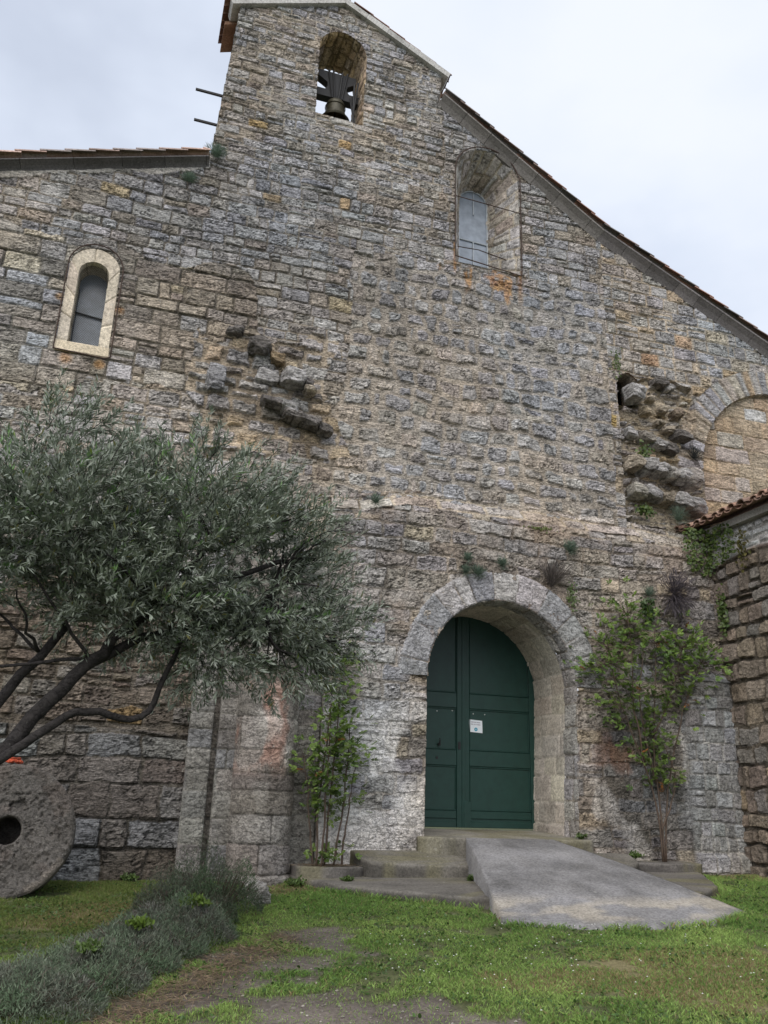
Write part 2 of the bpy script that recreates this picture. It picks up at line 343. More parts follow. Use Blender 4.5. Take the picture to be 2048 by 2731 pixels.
gx = np.concatenate([np.linspace(-60, -6, 10)[:-1], np.arange(-6, 12, .05), np.linspace(12, 60, 10)]); gy = np.concatenate([np.linspace(-60, -9.5, 10)[:-1], np.arange(-9.5, 1.2, .05), np.linspace(1.2, 60, 8)])
GX, GY = np.meshgrid(gx, gy); dm = dirt_mask(GX, GY); dr = dry_mask(GX, GY)
GZ = gz(GX, GY) + .05 * (fb(GX * .6, GY * .6, 1, 3) - .5) + .018 * (fb(GX * 5, GY * 5, 2, 3) - .5) - .012 * dm
nn = fb(GX * 4, GY * 4, 6, 4)[..., None]
gc = np.array((.10, .115, .05)) * (1 - dm[..., None]) + np.array((.155, .135, .118)) * (.55 + .9 * nn) * dm[..., None]
gc = gc * (1 - .8 * (dr * (1 - dm))[..., None]) + np.array((.22, .19, .10)) * .8 * (dr * (1 - dm))[..., None]
M['soil'] = stone_mat('soil', crack=0.18, gain=1.0, lam=0.0, lich=0.3, stain=0.5, bump=0.8, dist=0.02, lamscale=5)
props(gmesh('ground', GX, GY, GZ, gc, M['soil']), kind='structure')
def ground_h(x, y): return gz(x, y) + .05 * (fb(x * .6, y * .6, 1, 3) - .5) + .018 * (fb(x * 5, y * 5, 2, 3) - .5)

# ==================================================================== CHURCH
church = thing('church', (5.6, 0, -1.1), 'old grey rubble stone church facade with bell gable, arched green door and two arched windows', 'church')
BELL = arch_path(2.19, 3.11, 11.80, 13.40, 2.65, .47, zbr=11.76)
NICHE = arch_path(4.97, 6.29, 9.28, 11.31, 5.63, .66)
WIN1 = arch_path(-1.44, -.70, 6.16, 7.62, -1.09, .36)
DOOR = arch_path(4.41, 6.84, -1.2, 1.70, 5.68, 1.265)
STUB = arch_path(8.25, 8.70, 6.98, 7.45, 8.475, .225)
# ---- outline of the upper wall
OUT = [(-5, -1.5), (-5, 8.50), (-2.75, 9.33), (.43, 10.32), (.47, 10.9), (.56, 12.4), (.64, 13.78), (2.62, 14.58), (4.66, 13.54), (4.62, 12.85), (4.84, 12.62), (7.98, 10.62), (11.9, 8.78), (13.4, 8.1), (13.4, 3.9), (3.3, 3.9), (3.3, -1.5)]
st = .0175
ux = np.arange(-5.02, 13.42, st); uz = np.arange(-1.5, 14.7, st); X, Z = np.meshgrid(ux, uz)
keep = pinpoly(X + .02 * (vn(X * 3, Z * 3, 1) - .5), Z, OUT)
def shrink(P, a=.016):
    c = (P.max(0) + P.min(0)) / 2; hs = (P.max(0) - P.min(0)) / 2
    return [tuple(c + (p - c) * (hs - a) / hs) for p in P]
for poly in (BELL, NICHE, WIN1, STUB): keep &= ~pinpoly(X, Z, shrink(poly))
H = np.zeros(X.shape); C = np.zeros(X.shape + (3,)); BASE = np.zeros(X.shape)
GP = [(c, 1.0) for c in GREY]; BP = [(c, .5) for c in BROWN]
def put(mask, lay, **kw):
    u, v = X[mask], Z[mask]; h, c, m = lay.ev(u, v, **kw); H[mask] = h; C[mask] = c
nb = (fb(X * 1.1, Z * 1.1, 9, 3) - .5)
edge = nb * .9
# A: fine jointed laminated grey blocks (left, top)
LA = Lay(11, -5, 13, -1.5, 15, (.16, .27), (.22, .50), GP + [(c, .22) for c in BROWN] + [((.31, .26, .185), .02)], split=.10, warp=(.05, .016))
for u, v, c in ((1.55, 9.75, OCHRE[1]), (2.85, 9.85, OCHRE[0]), (8.62, 12.0, OCHRE[0]), (.0, 6.6, (.30, .2, .09)), (-1.2, 5.9, (.40, .30, .19)), (-.95, 5.85, (.42, .31, .2)), (-1.15, 5.5, (.38, .32, .23)), (-2.1, 7.3, (.40, .35, .27)), (-1.72, 7.35, (.42, .36, .27)), (-1.75, 6.9, (.36, .31, .24)), (-1.1, 9.2, (.36, .30, .20)), (.2, 6.0, (.42, .41, .39))): LA.accent(u, v, c)
al = np.ones(X.shape, bool)
put(keep & al, LA, depth=.024, jw=.004, bev=.012, off=.013, lam=.016, mortar=(.20, .18, .15), shr=.010, jn=.014, lamv=20)
# brown blocks by the left window
LB = Lay(13, -5, 3, 5.2, 9, (.20, .32), (.26, .72), [(c, 1) for c in BROWN] + [(GREY[4], .8), (GREY[0], .5), ((.40, .36, .28), .15)], split=.15)
bm_ = keep & (Z + edge * .7 < 8.15) & (Z + edge > 5.6) & (X + edge * 1.5 < 1.35)
put(bm_, LB, depth=.028, jw=.004, bev=.014, off=.014, lam=.011, mortar=(.13, .12, .10), shr=.012)
# bell gable: small brown courses
LG = Lay(17, .3, 5, 10, 15, (.13, .21), (.2, .42), BP + [(c, .7) for c in GREY] + [((.3, .22, .12), .08)], split=.12)
put(keep & (Z + edge * .5 > 11.0) & (X + edge * .3 < 4.7), LG, depth=.024, jw=.006, bev=.012, lam=.014, mortar=(.25, .225, .185), shr=.012)
# infill: squarish stones swimming in pale mortar
LI = Lay(19, 2.5, 9, 4, 10.4, (.23, .34), (.25, .50), [(c, 1) for c in GREY] + [((.30, .275, .24), .7)], split=.04, warp=(.08, .04))
im = keep & (X > 3.04 - .5 * sst(6.6, 5.0, Z) + .10 * (vn(X * 3, Z * 5, 3) - .5)) & (X < 8.06) & (Z + edge * 1.1 < 9.1)
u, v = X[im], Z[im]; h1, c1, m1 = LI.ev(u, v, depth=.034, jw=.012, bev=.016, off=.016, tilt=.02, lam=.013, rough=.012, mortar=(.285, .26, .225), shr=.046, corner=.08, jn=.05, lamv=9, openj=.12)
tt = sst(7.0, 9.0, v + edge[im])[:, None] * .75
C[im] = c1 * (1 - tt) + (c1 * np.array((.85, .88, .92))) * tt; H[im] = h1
# right part: mixed grey and honey blocks
LR = Lay(23, 7.5, 14, 4, 12, (.20, .31), (.28, .58), [(c, 1) for c in GREY] + [((.33, .28, .215), .9), ((.29, .24, .18), .12), ((.29, .27, .25), .5)], split=.18)
for u, v, c in ((9.75, 8.5, (.32, .24, .17)), (9.2, 8.15, (.31, .22, .155)), (9.95, 7.6, (.29, .23, .155)), (10.2, 7.9, (.32, .27, .20)), (10.7, 8.05, (.32, .24, .15)), (8.13, 6.5, (.38, .29, .13))): LR.accent(u, v, c)
rm = keep & (X >= 8.06) & (Z + edge * .5 < 10.8 - .0 * X)
put(rm, LR, depth=.024, jw=.006, bev=.014, off=.013, lam=.016, mortar=(.29, .255, .205), shr=.016, lamv=18)
# the broken springing of a lost vault (right and left)
LK = Lay(29, 0, 14, 4, 8, (.09, .21), (.16, .48), [(c, 1) for c in GREY] + [((.34, .28, .2), 1.2), ((.15, .14, .13), .5)], split=.2, warp=(.07, .04))
km = keep & (X > 8.24 + .05 * nb) & (X < 9.86 + nb * .4) & (Z < 7.55 + nb * .6)
put(km, LK, depth=.05, jw=.012, bev=.025, off=.055, tilt=.07, lam=.022, rough=.016, mortar=(.30, .265, .205), shr=.035, jn=.05); BASE[km] = .10
LK2 = Lay(31, 0, 4, 4.5, 8, (.17, .33), (.28, .55), [(GREY[0], 1), (GREY[1], 1), (GREY[2], 1), ((.30, .255, .19), .8), ((.2, .19, .18), .5)], split=.12, warp=(.05, .03))
km2 = keep & (X > .7 + nb) & (X < 2.75 + nb * .8 + .35 * sst(6.4, 5.2, Z)) & (Z > 5.0 + nb) & (Z < 7.05 + nb * .8)
put(km2, LK2, depth=.05, jw=.012, bev=.025, off=.035, tilt=.05, lam=.014, rough=.012, mortar=(.29, .255, .205), shr=.04, jn=.05)
# blind arch: radial ring and honey coloured fill
ax, az, ar = 11.95, 5.85, 1.97
rr = np.hypot(X - ax, Z - az); th = np.arctan2(Z - az, -(X - ax))
ring = keep & (Z > az - .1) & (rr < ar + .50 + .08 * nb) & (rr >= ar)
LV = Lay(37, -1, 8, 0, 2, None, (.13, .24), [(GREY[0], 1), (GREY[1], 1), (GREY[3], 1), ((.30, .26, .21), .8), ((.34, .26, .17), .06)], split=0, vb=[-.5, .5], warp=(.0, .012))
h, c, m = LV.ev(th[ring] * 2.2, rr[ring] - ar - .25, depth=.03, jw=.008, bev=.02, lam=.006, mortar=(.30, .26, .21), shr=.015); H[ring] = h; C[ring] = c
LT = Lay(41, 9, 14, 3.5, 8.2, (.22, .36), (.34, .7), [(c, 1) for c in TAN] + [((.27, .245, .22), .35)], split=.08)
LT.accent(11.25, 7.25, (.36, .36, .35))
fill = keep & (((Z > az) & (rr < ar)) | ((Z <= az) & (X > ax - ar)))
fillm = fill
put(fill, LT, depth=.02, jw=.006, bev=.014, off=.008, lam=.002, rough=.004, mortar=(.26, .21, .15), shr=.006, tilt=.005); BASE[fill] = .11
# lower left: big old blocks
LE = Lay(43, -6, 4, -1.5, 1.2, (.36, .48), (.42, .85), [((.145, .142, .13), 1), ((.125, .113, .098), 1), ((.105, .09, .076), .9), ((.155, .158, .155), .6)], split=.05, warp=(.06, .03), vb=[-1.6, -1.2, -.78, -.42, 0, .34, .62, .9, 1.25])
LE2 = Lay(47, -6, 4, .8, 3.6, (.14, .28), (.22, .5), [((.125, .106, .084), 1), ((.11, .092, .076), 1), ((.135, .127, .112), .6)], split=.2, warp=(.07, .035))
LE2.accent(.42, .78, (.19, .135, .07))
em2 = keep & (X < 3.3) & (Z + nb * 3.0 < 3.0)
put(em2, LE2, depth=.04, jw=.004, bev=.018, off=.022, tilt=.04, lam=.022, rough=.014, mortar=(.12, .105, .085), shr=.014, jn=.03)
em = keep & (X < 3.3) & (Z + nb * .15 < .75)
put(em, LE, depth=.04, jw=.004, bev=.018, off=.016, tilt=.025, lam=.014, rough=.010, mortar=(.09, .08, .065), shr=.012, jn=.03, lamv=12)
# rust runs under the upper window, rust round the lower one
env = 1 - np.hypot((X - 5.62) / .85, (Z - 9.08) / .46); rn = fb(X * 5 + 3, Z * 2.2, 4, 4) - .5
rust = .85 * sst(.0, .5, env * 1.1 + rn * 3.0 - .42) * sst(.35, .6, fb(X * 17, Z * 13, 7, 3) + .15)
rust = np.maximum(rust * (Z < 9.35), .9 * sst(.08, .0, np.abs(X - 6.28 + .03 * nb)) * sst(8.5, 9.25, Z) * (Z < 9.4))
rust = np.maximum(rust, .8 * sst(.05, .0, np.abs(X - 4.96)) * sst(8.9, 9.2, Z) * (Z < 9.7))
for cx_, cz_, r_ in ((-1.52, 7.02, .12), (-.64, 6.98, .10), (-1.3, 6.02, .13), (-.8, 6.0, .1)):
    rust = np.maximum(rust, .75 * sst(1, .3, np.hypot(X - cx_, Z - cz_) / r_ + nb))
rc = np.stack([.42 - .2 * fb(X * 7, Z * 7, 8, 3), .24 - .14 * fb(X * 7, Z * 7, 8, 3), .06 + 0 * X], -1)
C = C * (1 - .8 * rust[..., None]) + rc * .8 * rust[..., None]
# pale mortar band under the left eave
el = 9.02 + (X + 2.69) * .326
mb = (X < .45) & (Z > el - .10 + .22 * (fb(X * 2.5, Z * 2.5, 2, 4) - .5))
C[mb] = np.array((.36, .35, .33)) * (.85 + .3 * fb(X[mb] * 5, Z[mb] * 5, 2, 3))[:, None]; H[mb] = .02 + .02 * fb(X[mb] * 6, Z[mb] * 6, 3, 3)
al_ = 14.58 - np.where(X < 2.62, (2.62 - X) * .405, (X - 2.62) * .51)
big = (fb(X * .35, Z * .35, 12, 4) - .5)[..., None]
C = C * (1 + .5 * big); hue = (fb(X * .45 + 5, Z * .45, 6, 4) - .5)[..., None]; C = C * (1 + hue * np.array((.24, .04, -.22)))
gmesh('wall', X, BASE - H, Z, C, M['wall'], church, keep, smooth=False)
del rr, th, rust, rc
# sides of the gable and thickness of the wall
mbx = MB(); mbx.c = (.22, .2, .175)
pts = [(.43, 10.2), (.47, 10.9), (.56, 12.4), (.64, 13.78), (2.62, 14.58), (4.66, 13.54), (4.62, 12.85), (4.84, 12.62)]
for a, b in zip(pts[:-1], pts[1:]):
    n = 6
    for k in range(n):
        t0, t1 = k / n, (k + 1) / n
        p, q = [(a[0] + (b[0] - a[0]) * t + .012, a[1] + (b[1] - a[1]) * t) for t in (t0, t1)]
        mbx.add([(p[0], -.01, p[1]), (p[0], .95, p[1]), (q[0], .95, q[1]), (q[0], -.01, q[1])], [(0, 1, 2, 3)])
mbx.build('gable_side', M['side'], church)
# bell opening lining, niche, window linings
LL = Lay(53, -1, 3, -1, 9, (.12, .22), (.3, .55), [((.24, .19, .125), 1), ((.22, .17, .12), 1), ((.28, .215, .13), .6), ((.19, .16, .13), .6)], split=.1)
ins = .006
BELLc = np.vstack([BELL, BELL[:1]])
reveal('bell_opening', BELLc, BELLc, -.012, .92, LL, M['side'], church, depth=.022, jw=.01, mortar=(.15, .12, .085))
LN = Lay(59, -1, 3, -1, 9, (.2, .32), (.25, .5), [(GREY[4], 1), ((.27, .245, .21), 1), ((.24, .235, .23), 1), ((.2, .175, .15), .5)], split=.1)
NIN = arch_path(5.36, 6.00, 9.42, 11.33, 5.68, .315)
NICHEc = np.vstack([NICHE, NICHE[:1]]); NINc = np.vstack([NIN, NIN[:1]])
# ---- upper window
win2 = reveal('window', NICHEc, NINc, -.012, .80, LN, M['side'], church, depth=.02, jw=.008, mortar=(.24, .215, .17))
def pane(name, path, y, mat, parent):
    V = [(x, y, z) for x, z in path]; return meshobj(name, np.array(V), [tuple(range(len(V)))], mat, parent, smooth=False)
pane('pane', NIN, .81, M['glass2'], win2)
b = MB(); b.c = (.45, .48, .5); P3 = [(x, .79, z) for x, z in NIN * np.array([.97, 1]) + np.array([5.68 * .03, 0])]
b.tube(P3 + [P3[0]], .018, 5); b.tube([(5.37, .79, 10.45), (5.99, .79, 10.43)], .014, 5); b.tube([(5.68, .79, 9.42), (5.68, .79, 10.44)], .014, 5); b.tube([(5.69, .79, 11.08), (5.69, .79, 11.62)], .012, 5)
b.build('frame', M['leadframe'], win2)
def rods(name, path, y, cross, parent, rad=.013):
    b = MB(); b.c = (.05, .03, .02); _, P = resamp(np.vstack([path, path[:1]]), .12)
    b.tube([(x, y, z) for x, z in P], rad, 5, cap=False)
    for a in cross: b.tube(a, rad * .8, 5)
    return b.build(name, M['iron'], parent, smooth=True)
rods('iron_rod_frame', arch_path(4.955, 6.30, 9.37, 11.33, 5.63, .68, zbr=9.25), -.05, [[(4.955, -.05, 10.70), (6.30, -.05, 10.66)], [(5.0, .3, 9.85), (5.6, .35, 9.93), (6.2, .3, 9.8)]], win2, .012)
# ---- left window: pale dressed stone frame
F1i = arch_path(-1.305, -.86, 6.28, 7.50, -1.083, .224); F1o = arch_path(-1.455, -.708, 6.28, 7.585, -1.082, .372)
sI, PI_ = resamp(F1i, .015); dI = np.linspace(0, 1, len(PI_)); _, PO = resamp(F1o, .015); dO = np.linspace(0, 1, len(PO))
PO = np.stack([np.interp(dI, dO, PO[:, j]) for j in range(2)], 1); t = np.linspace(0, 1, 13)[:, None]
XX = PI_[None, :, 0] * (1 - t) + PO[None, :, 0] * t; ZZ = PI_[None, :, 1] * (1 - t) + PO[None, :, 1] * t
LF = Lay(61, -1, 2, -1, 5, (.30, .42), (3, 4), [((.295, .265, .213), 1), ((.31, .277, .22), 1), ((.275, .25, .205), 1)], split=0, vb=[-.6, .02, .40, .78, 1.18, 1.55, 2.0, 2.38, 2.80, 3.2, 3.9], warp=(.0, .004))
hh, cc, mm = LF.ev(np.broadcast_to(t * .2, XX.shape), np.broadcast_to(sI[None], XX.shape), depth=.02, jw=.003, bev=.01, off=.003, tilt=.003, lam=0, rough=.003, mortar=(.2, .18, .14), shr=.002, jn=.004, var=.12)
win1 = gmesh('window', XX, -.03 - hh, ZZ, cc, M['ashlar'], church, flip=True)
LF2 = Lay(67, -1, 2, -1, 5, (.3, .42), (3, 4), [((.32, .29, .23), 1), ((.30, .275, .22), 1)], split=0, warp=(.0, .004))
F1b = arch_path(-1.305, -.875, 6.40, 7.50, -1.088, .216)
F1ic = np.vstack([F1i, F1i[:1]]); F1bc = np.vstack([F1b, F1b[:1]])
reveal('reveal', F1ic, F1bc, -.045, .32, LF2, M['ashlar'], win1, step=.02, depth=.004, jw=.003, bev=.01, off=.002, lam=0, rough=.002)
b = MB(); b.c = (.32, .28, .21); b.box((-1.47, -.055, 6.12), (-.69, .02, 6.285), .012); b.build('sill', M['ashlar'], win1)
pane('pane', F1b, .315, M['glass'], win1)
b = MB(); b.tube([(-1.30, .29, 6.98), (-.88, .29, 6.93)], .014, 5); b.tube([(-1.285, .30, 6.4), (-1.285, .30, 7.4)], .006, 4); b.build('glazing_bar', M['dark_iron'], win1)
b = MB()                                                  # wire mesh over the glass
g1 = pinpoly
for k in range(-40, 60):
    for sgn in (1, -1):
        P = [(-1.30 + .0068 * j, 6.40 + k * .032 + sgn * .0065 * j * 1.25) for j in range(64)]
        P = [p for p in P if 6.32 < p[1] and -1.298 < p[0] < -.866 and (p[1] < 7.5 or math.hypot(p[0] + 1.083, p[1] - 7.5) < .216)]
        if len(P) > 3: b.tube([(P[0][0], .05, P[0][1]), (P[-1][0], .05, P[-1][1])], .0022, 3, cap=False)
b.build('wire_mesh', M['dark_iron'], win1)
rods('iron_rod_frame', arch_path(-1.475, -.665, 6.12, 7.62, -1.07, .405, zbr=6.08), -.075, [[(-1.52, -.05, 6.98), (-1.46, -.08, 6.98)], [(-.68, -.08, 7.0), (-.62, -.05, 7.0)]], win1, .011)

# ---- porch wall (projecting lower wall) with doorway
px = np.arange(2.86, 9.74, st); pz = np.arange(-1.35, 4.85, st); X, Z = np.meshgrid(px, pz)
ztop = 4.70 + .10 * (fb(X * .9, X * 0, 5, 3) - .5) - .18 * sst(4.2, 3.0, X) - .10 * sst(8.3, 9.4, X)
keep = (Z < ztop) & ~pinpoly(X, Z, shrink(DOOR, .02))
sl_ = sst(.55, .0, ztop - Z)
nb = fb(X * 1.1, Z * 1.1, 9, 3) - .5
LP = Lay(71, 2, 11, -1.5, 5, (.20, .34), (.3, .68), [((.205, .19, .17), 1), ((.225, .217, .208), 1), ((.185, .18, .182), 1), ((.255, .225, .178), .4), ((.165, .15, .133), .5)], split=.16, warp=(.04, .02))
h, c, m = LP.ev(X, Z, depth=.022, jw=.004, bev=.016, off=.016, tilt=.02, lam=.018, rough=.013, mortar=(.20, .18, .155), shr=.014, jn=.04, lamv=13)
# lower part is worn and partly limewashed
low = sst(1.5, .3, Z + nb * 1.6); H = h * (1 - .45 * low)
lime = sst(.46, .62, fb(X * 1.9, Z * 1.5, 10, 5) + .24 * sst(4.42, 3.6, X) - .10 * sst(6.5, 7.5, X)) * sst(1.9, .8, Z + nb)
c = c * (1 - .72 * lime[..., None]) + np.array((.45, .44, .42)) * .72 * lime[..., None]
red = sst(.52, .66, fb(X * 2.2 + 7, Z * 1.6 + 3, 6, 4)) * sst(7.0, 7.5, X) * sst(8.6, 8.0, X) * sst(1.3, .7, Z) * sst(-.4, .1, Z)
c = c * (1 - .6 * red[..., None]) + np.array((.28, .155, .105)) * .6 * red[..., None]
brn = sst(.45, .65, fb(X * 1.1 + 2, Z * 1.1, 13, 4)) * sst(1.2, 2.4, Z)
c = c * (1 - .45 * brn[..., None]) + np.array((.20, .155, .12)) * .45 * brn[..., None]
blk = sst(.50, .66, fb(X * 1.6 + 5, Z * .45, 14, 5)) * sst(6.6, 7.2, X) * sst(2.4, 1.2, Z)
c = c * (1 - .5 * blk[..., None])
# topmost weathered ledge stones
LT2 = Lay(73, 2, 11, 0, 1, None, (.35, .9), [((.27, .25, .23), 1), ((.31, .29, .26), 1), ((.22, .19, .16), 1)], split=0, vb=[-.3, .11, .36, .9], warp=(.02, .02))
tm = (ztop - Z) < .34 + .1 * nb; h2, c2, m2 = LT2.ev(X[tm], (ztop - Z)[tm], depth=.035, jw=.008, bev=.03, off=.02, tilt=.02, lam=.012, rough=.014, mortar=(.3, .26, .2), shr=.02, jn=.03)
H[tm] = h2; c[tm] = c2
BASE = -.28 + .30 * sl_
# corner pier at right
LQ = Lay(79, 8, 11, -1.5, 5, (.20, .32), (.22, .42), [((.20, .198, .192), 1), ((.235, .237, .235), .7), ((.16, .155, .148), .8)], split=.05)
qm = (X > 8.86) & (Z < 2.0 + nb * .5); h3, c3, m3 = LQ.ev(X[qm], Z[qm], depth=.022, jw=.006, bev=.016, off=.008, lam=.003, rough=.005, mortar=(.26, .25, .23), shr=.008)
H[qm] = h3; c[qm] = c3; BASE = BASE - .14 * sst(8.84, 8.88, X) * sst(2.2, 2.0, Z + nb * .5) - .06 * sst(9.0, 9.1, X) * sst(-.72, -.76, Z)
c = c * (1 + .5 * (fb(X * .5, Z * .5, 12, 4) - .5)[..., None]); c = c * (1 + (fb(X * .6 + 5, Z * .6, 6, 4) - .5)[..., None] * np.array((.24, .03, -.2)))
porch = gmesh('porch_wall', X, BASE - H, Z, c, M['porch'], church, keep, smooth=False)
# left flank of the porch wall
mbx = MB(); mbx.c = (.22, .21, .19); mbx.add([(2.87, -.29, -1.35), (2.87, .02, -1.35), (2.87, .02, 4.4), (2.87, -.29, 3.95)], [(0, 1, 2, 3)]); mbx.build('porch_side', M['porch'], church)
# voussoir ring
th = np.linspace(math.pi + .0, 0, 260)[None, :]; rv = np.linspace(1.255, 1.72, 28)[:, None]
LVo = Lay(83, -1, 6, 0, 2, None, (.36, .80), [((.25, .25, .25), 1), ((.225, .23, .24), 1), ((.27, .265, .26), .8)], split=0, vb=[-.6, .6], warp=(.0, .012))
hh, cc, mm = LVo.ev((math.pi - th) * 1.5 + 0 * rv, rv - 1.5 + 0 * th, depth=.022, jw=.002, bev=.012, off=.008, tilt=.016, lam=.006, rough=.010, mortar=(.13, .12, .11), shr=.004, jn=.012, var=.2)
rim = sst(1.72, 1.68, rv) * sst(1.255, 1.275, rv); wob = 1 + (.07 * (fb(th * 2.1, rv * 0, 3, 3) - .5)) * sst(1.4, 1.72, rv) + .014 * (vn(th * 7, rv * 0, 5) - .5) * sst(1.4, 1.255, rv)
gmesh('door_arch', 5.68 + rv * wob * np.cos(th), -.285 - (hh + .012) * rim + 0 * th, 1.70 + rv * wob * np.sin(th), cc, M['porch'], church, flip=True)
# jambs and soffit: grey outer order, creamy inner order
LJ = Lay(89, -1, 3, -1, 9, (.26, .42), (.5, .8), [((.275, .252, .212), 1), ((.255, .237, .203), 1), ((.235, .218, .188), .7)], split=0, warp=(.005, .006))
LJ.col = LJ.col
DOORi = np.array(DOOR)
reveal('door_jamb', DOORi, DOORi, -.296, .10, Lay(97, -1, 3, -1, 9, (.26, .42), (.5, .8), [((.235, .23, .225), 1), ((.26, .25, .235), 1)], split=0), M['porch'], church, depth=.02, jw=.004, off=.008, lam=.002, rough=.006, mortar=(.2, .18, .15))
reveal('inner_jamb', DOORi, DOORi, .10, 1.12, LJ, M['ashlar'], church, depth=.014, jw=.003, bev=.010, off=.006, tilt=.006, lam=0, rough=.004, mortar=(.31, .29, .25), shr=.003, jn=.006, var=.14)
# ---- engaged pier on the left: strips and half column
def pier_face(name, x0, x1, y, z1, seed, pal, vb=None, wid=(1.5, 2), **kw):
    xs = np.arange(x0, x1 + .001, .016); zs = np.arange(-1.3, z1, .016); X, Z = np.meshgrid(xs, zs)
    ly = Lay(seed, x0, x1, -1.4, z1 + .3, (.22, .34), wid, pal, split=0, warp=(.012, .006), vb=vb)
    h, c, m = ly.ev(X, Z, depth=.016, jw=.003, bev=.012, off=.006, tilt=.008, lam=.002, rough=.006, mortar=(.20, .195, .175), shr=.005, jn=.010, **kw)
    e = sst(0, .02, X - x0) * sst(0, .02, x1 - X); Y = y - h * e
    Xp = np.concatenate([np.full((len(zs), 1), x0), X, np.full((len(zs), 1), x1)], 1); Yp = np.concatenate([np.full((len(zs), 1), .05), Y, np.full((len(zs), 1), .05)], 1)
    Zp = np.concatenate([Z[:, :1], Z, Z[:, -1:]], 1); Cp = np.concatenate([c[:, :1], c, c[:, -1:]], 1)
    top = sst(z1 - .35, z1, Zp); Yp = Yp * (1 - top) + .05 * top
    return gmesh(name, Xp, Yp, Zp, Cp, M['porch'], church)
PP = [((.15, .148, .138), 1), ((.14, .135, .125), 1), ((.165, .16, .147), 1), ((.15, .152, .155), .7)]
vb1 = [-1.45, -1.05, -.68, -.36, -.02, .26, .52, .78, 1.0, 1.22, 1.45, 1.8, 2.1, 2.4, 2.75, 3.1, 3.5, 3.9]
pier_face('pier_core', 1.36, 1.47, -.03, 3.6, 105, [((.12, .112, .10), 1)], vb1); pier_face('pilaster', 1.06, 1.37, -.17, 3.6, 101, PP, vb1); pier_face('pilaster', 1.45, 1.72, -.20, 3.6, 103, PP, vb1)  # groove back coloured darker than the strips, its shade put into the stone
pier_face('pilaster', 2.44, 2.87, -.18, 3.6, 107, PP, [v + .1 for v in vb1])
a = np.linspace(math.pi, 2 * math.pi, 90)[None, :]; zs = np.arange(-1.35, 3.6, .016)[:, None]; rad = .41
LC = Lay(109, -1, 3, -1.4, 4, (.3, .42), (1.1, 2.2), [((.165, .152, .136), 1), ((.19, .182, .168), 1), ((.15, .138, .125), .6)], split=0, warp=(.012, .008), vb=[-1.45, -1.02, -.66, -.30, .0, .22, .52, .95, 1.3, 1.7, 2.1, 2.5, 2.9, 3.3, 3.8])
U = (a - math.pi) * rad + 0 * zs; V = zs + 0 * a
h, c, m = LC.ev(U, V, depth=.012, jw=.002, bev=.012, off=.005, tilt=.006, lam=.002, rough=.006, mortar=(.13, .12, .105), shr=.005, jn=.012)
rd = sst(.48, .64, fb(U * 3 + 2, V * 1.8, 3, 4)) * sst(.1, .5, V) * sst(1.6, 1.2, V); wh = sst(.45, .62, fb(U * 3.4, V * 2.2 + 4, 8, 4)) * sst(-.9, .2, V) * sst(.3, .7, U)
c = c * (1 - .5 * rd[..., None]) + np.array((.30, .155, .11)) * .5 * rd[..., None]; c = c * (1 - .45 * wh[..., None]) + np.array((.42, .41, .38)) * .45 * wh[..., None]
base = .03 * sst(-1.0, -1.06, zs); rr_ = (rad + base + h) * (1 - .35 * sst(3.2, 3.6, zs))
gmesh('half_column', 2.10 + rr_ * np.cos(a), -.17 + rr_ * np.sin(a) * 1.08, V, c, M['porch'], church)
# ---- broken stones left from the lost vault
def rock(name, x0, x1, y0, y1, z0, z1, seed, col, parent, tilt=0.0):
    """one broken stone: a block cut by random fracture planes"""
    bm = bmesh.new(); bmesh.ops.create_cube(bm, size=2); bmesh.ops.subdivide_edges(bm, edges=bm.edges[:], cuts=19, use_grid_fill=True)
    g = np.random.default_rng(seed); V = np.array([v.co[:] for v in bm.verts]); F = [[v.index for v in f.verts] for f in bm.faces]; bm.free()
    for _ in range(22):
        n_ = g.normal(size=3); n_ /= np.linalg.norm(n_); d_ = np.abs(n_).sum() * g.uniform(.62, .92)
        V = V - np.maximum(0, V @ n_ - d_)[:, None] * n_
    s = np.array([(x1 - x0) / 2, (y1 - y0) / 2, (z1 - z0) / 2]); k = g.uniform(0, 50); P = V * s
    f1 = fb(P[:, 0] * 7 + k, P[:, 2] * 30 + P[:, 1] * 7, seed, 4) - .5; f2 = fb(P[:, 1] * 9 + k, P[:, 2] * 12 + P[:, 0] * 8, seed + 3, 4) - .5
    led = sst(.05, .0, np.abs(fb(P[:, 0] * 4 + k, P[:, 2] * 26, seed + 5, 3) - .5))
    N_ = V / (np.linalg.norm(V, axis=1)[:, None] + 1e-9)
    P = P + N_ * (.05 * f1 + .035 * f2 - .016 * led)[:, None] + np.array([0, 0, tilt]) * V[:, :1]
    c = np.array(col)[None] * (1 + .8 * f2[:, None]) * (1 - .4 * led[:, None])
    return meshobj(name, P + np.array([(x0 + x1) / 2, (y0 + y1) / 2, (z0 + z1) / 2]), F, M['wall'], parent, c)
DK = (.115, .107, .10); GR = (.25, .245, .24)  # DK: dark stone, darkened further to suggest shade under the ledges
TN = (.25, .22, .175)
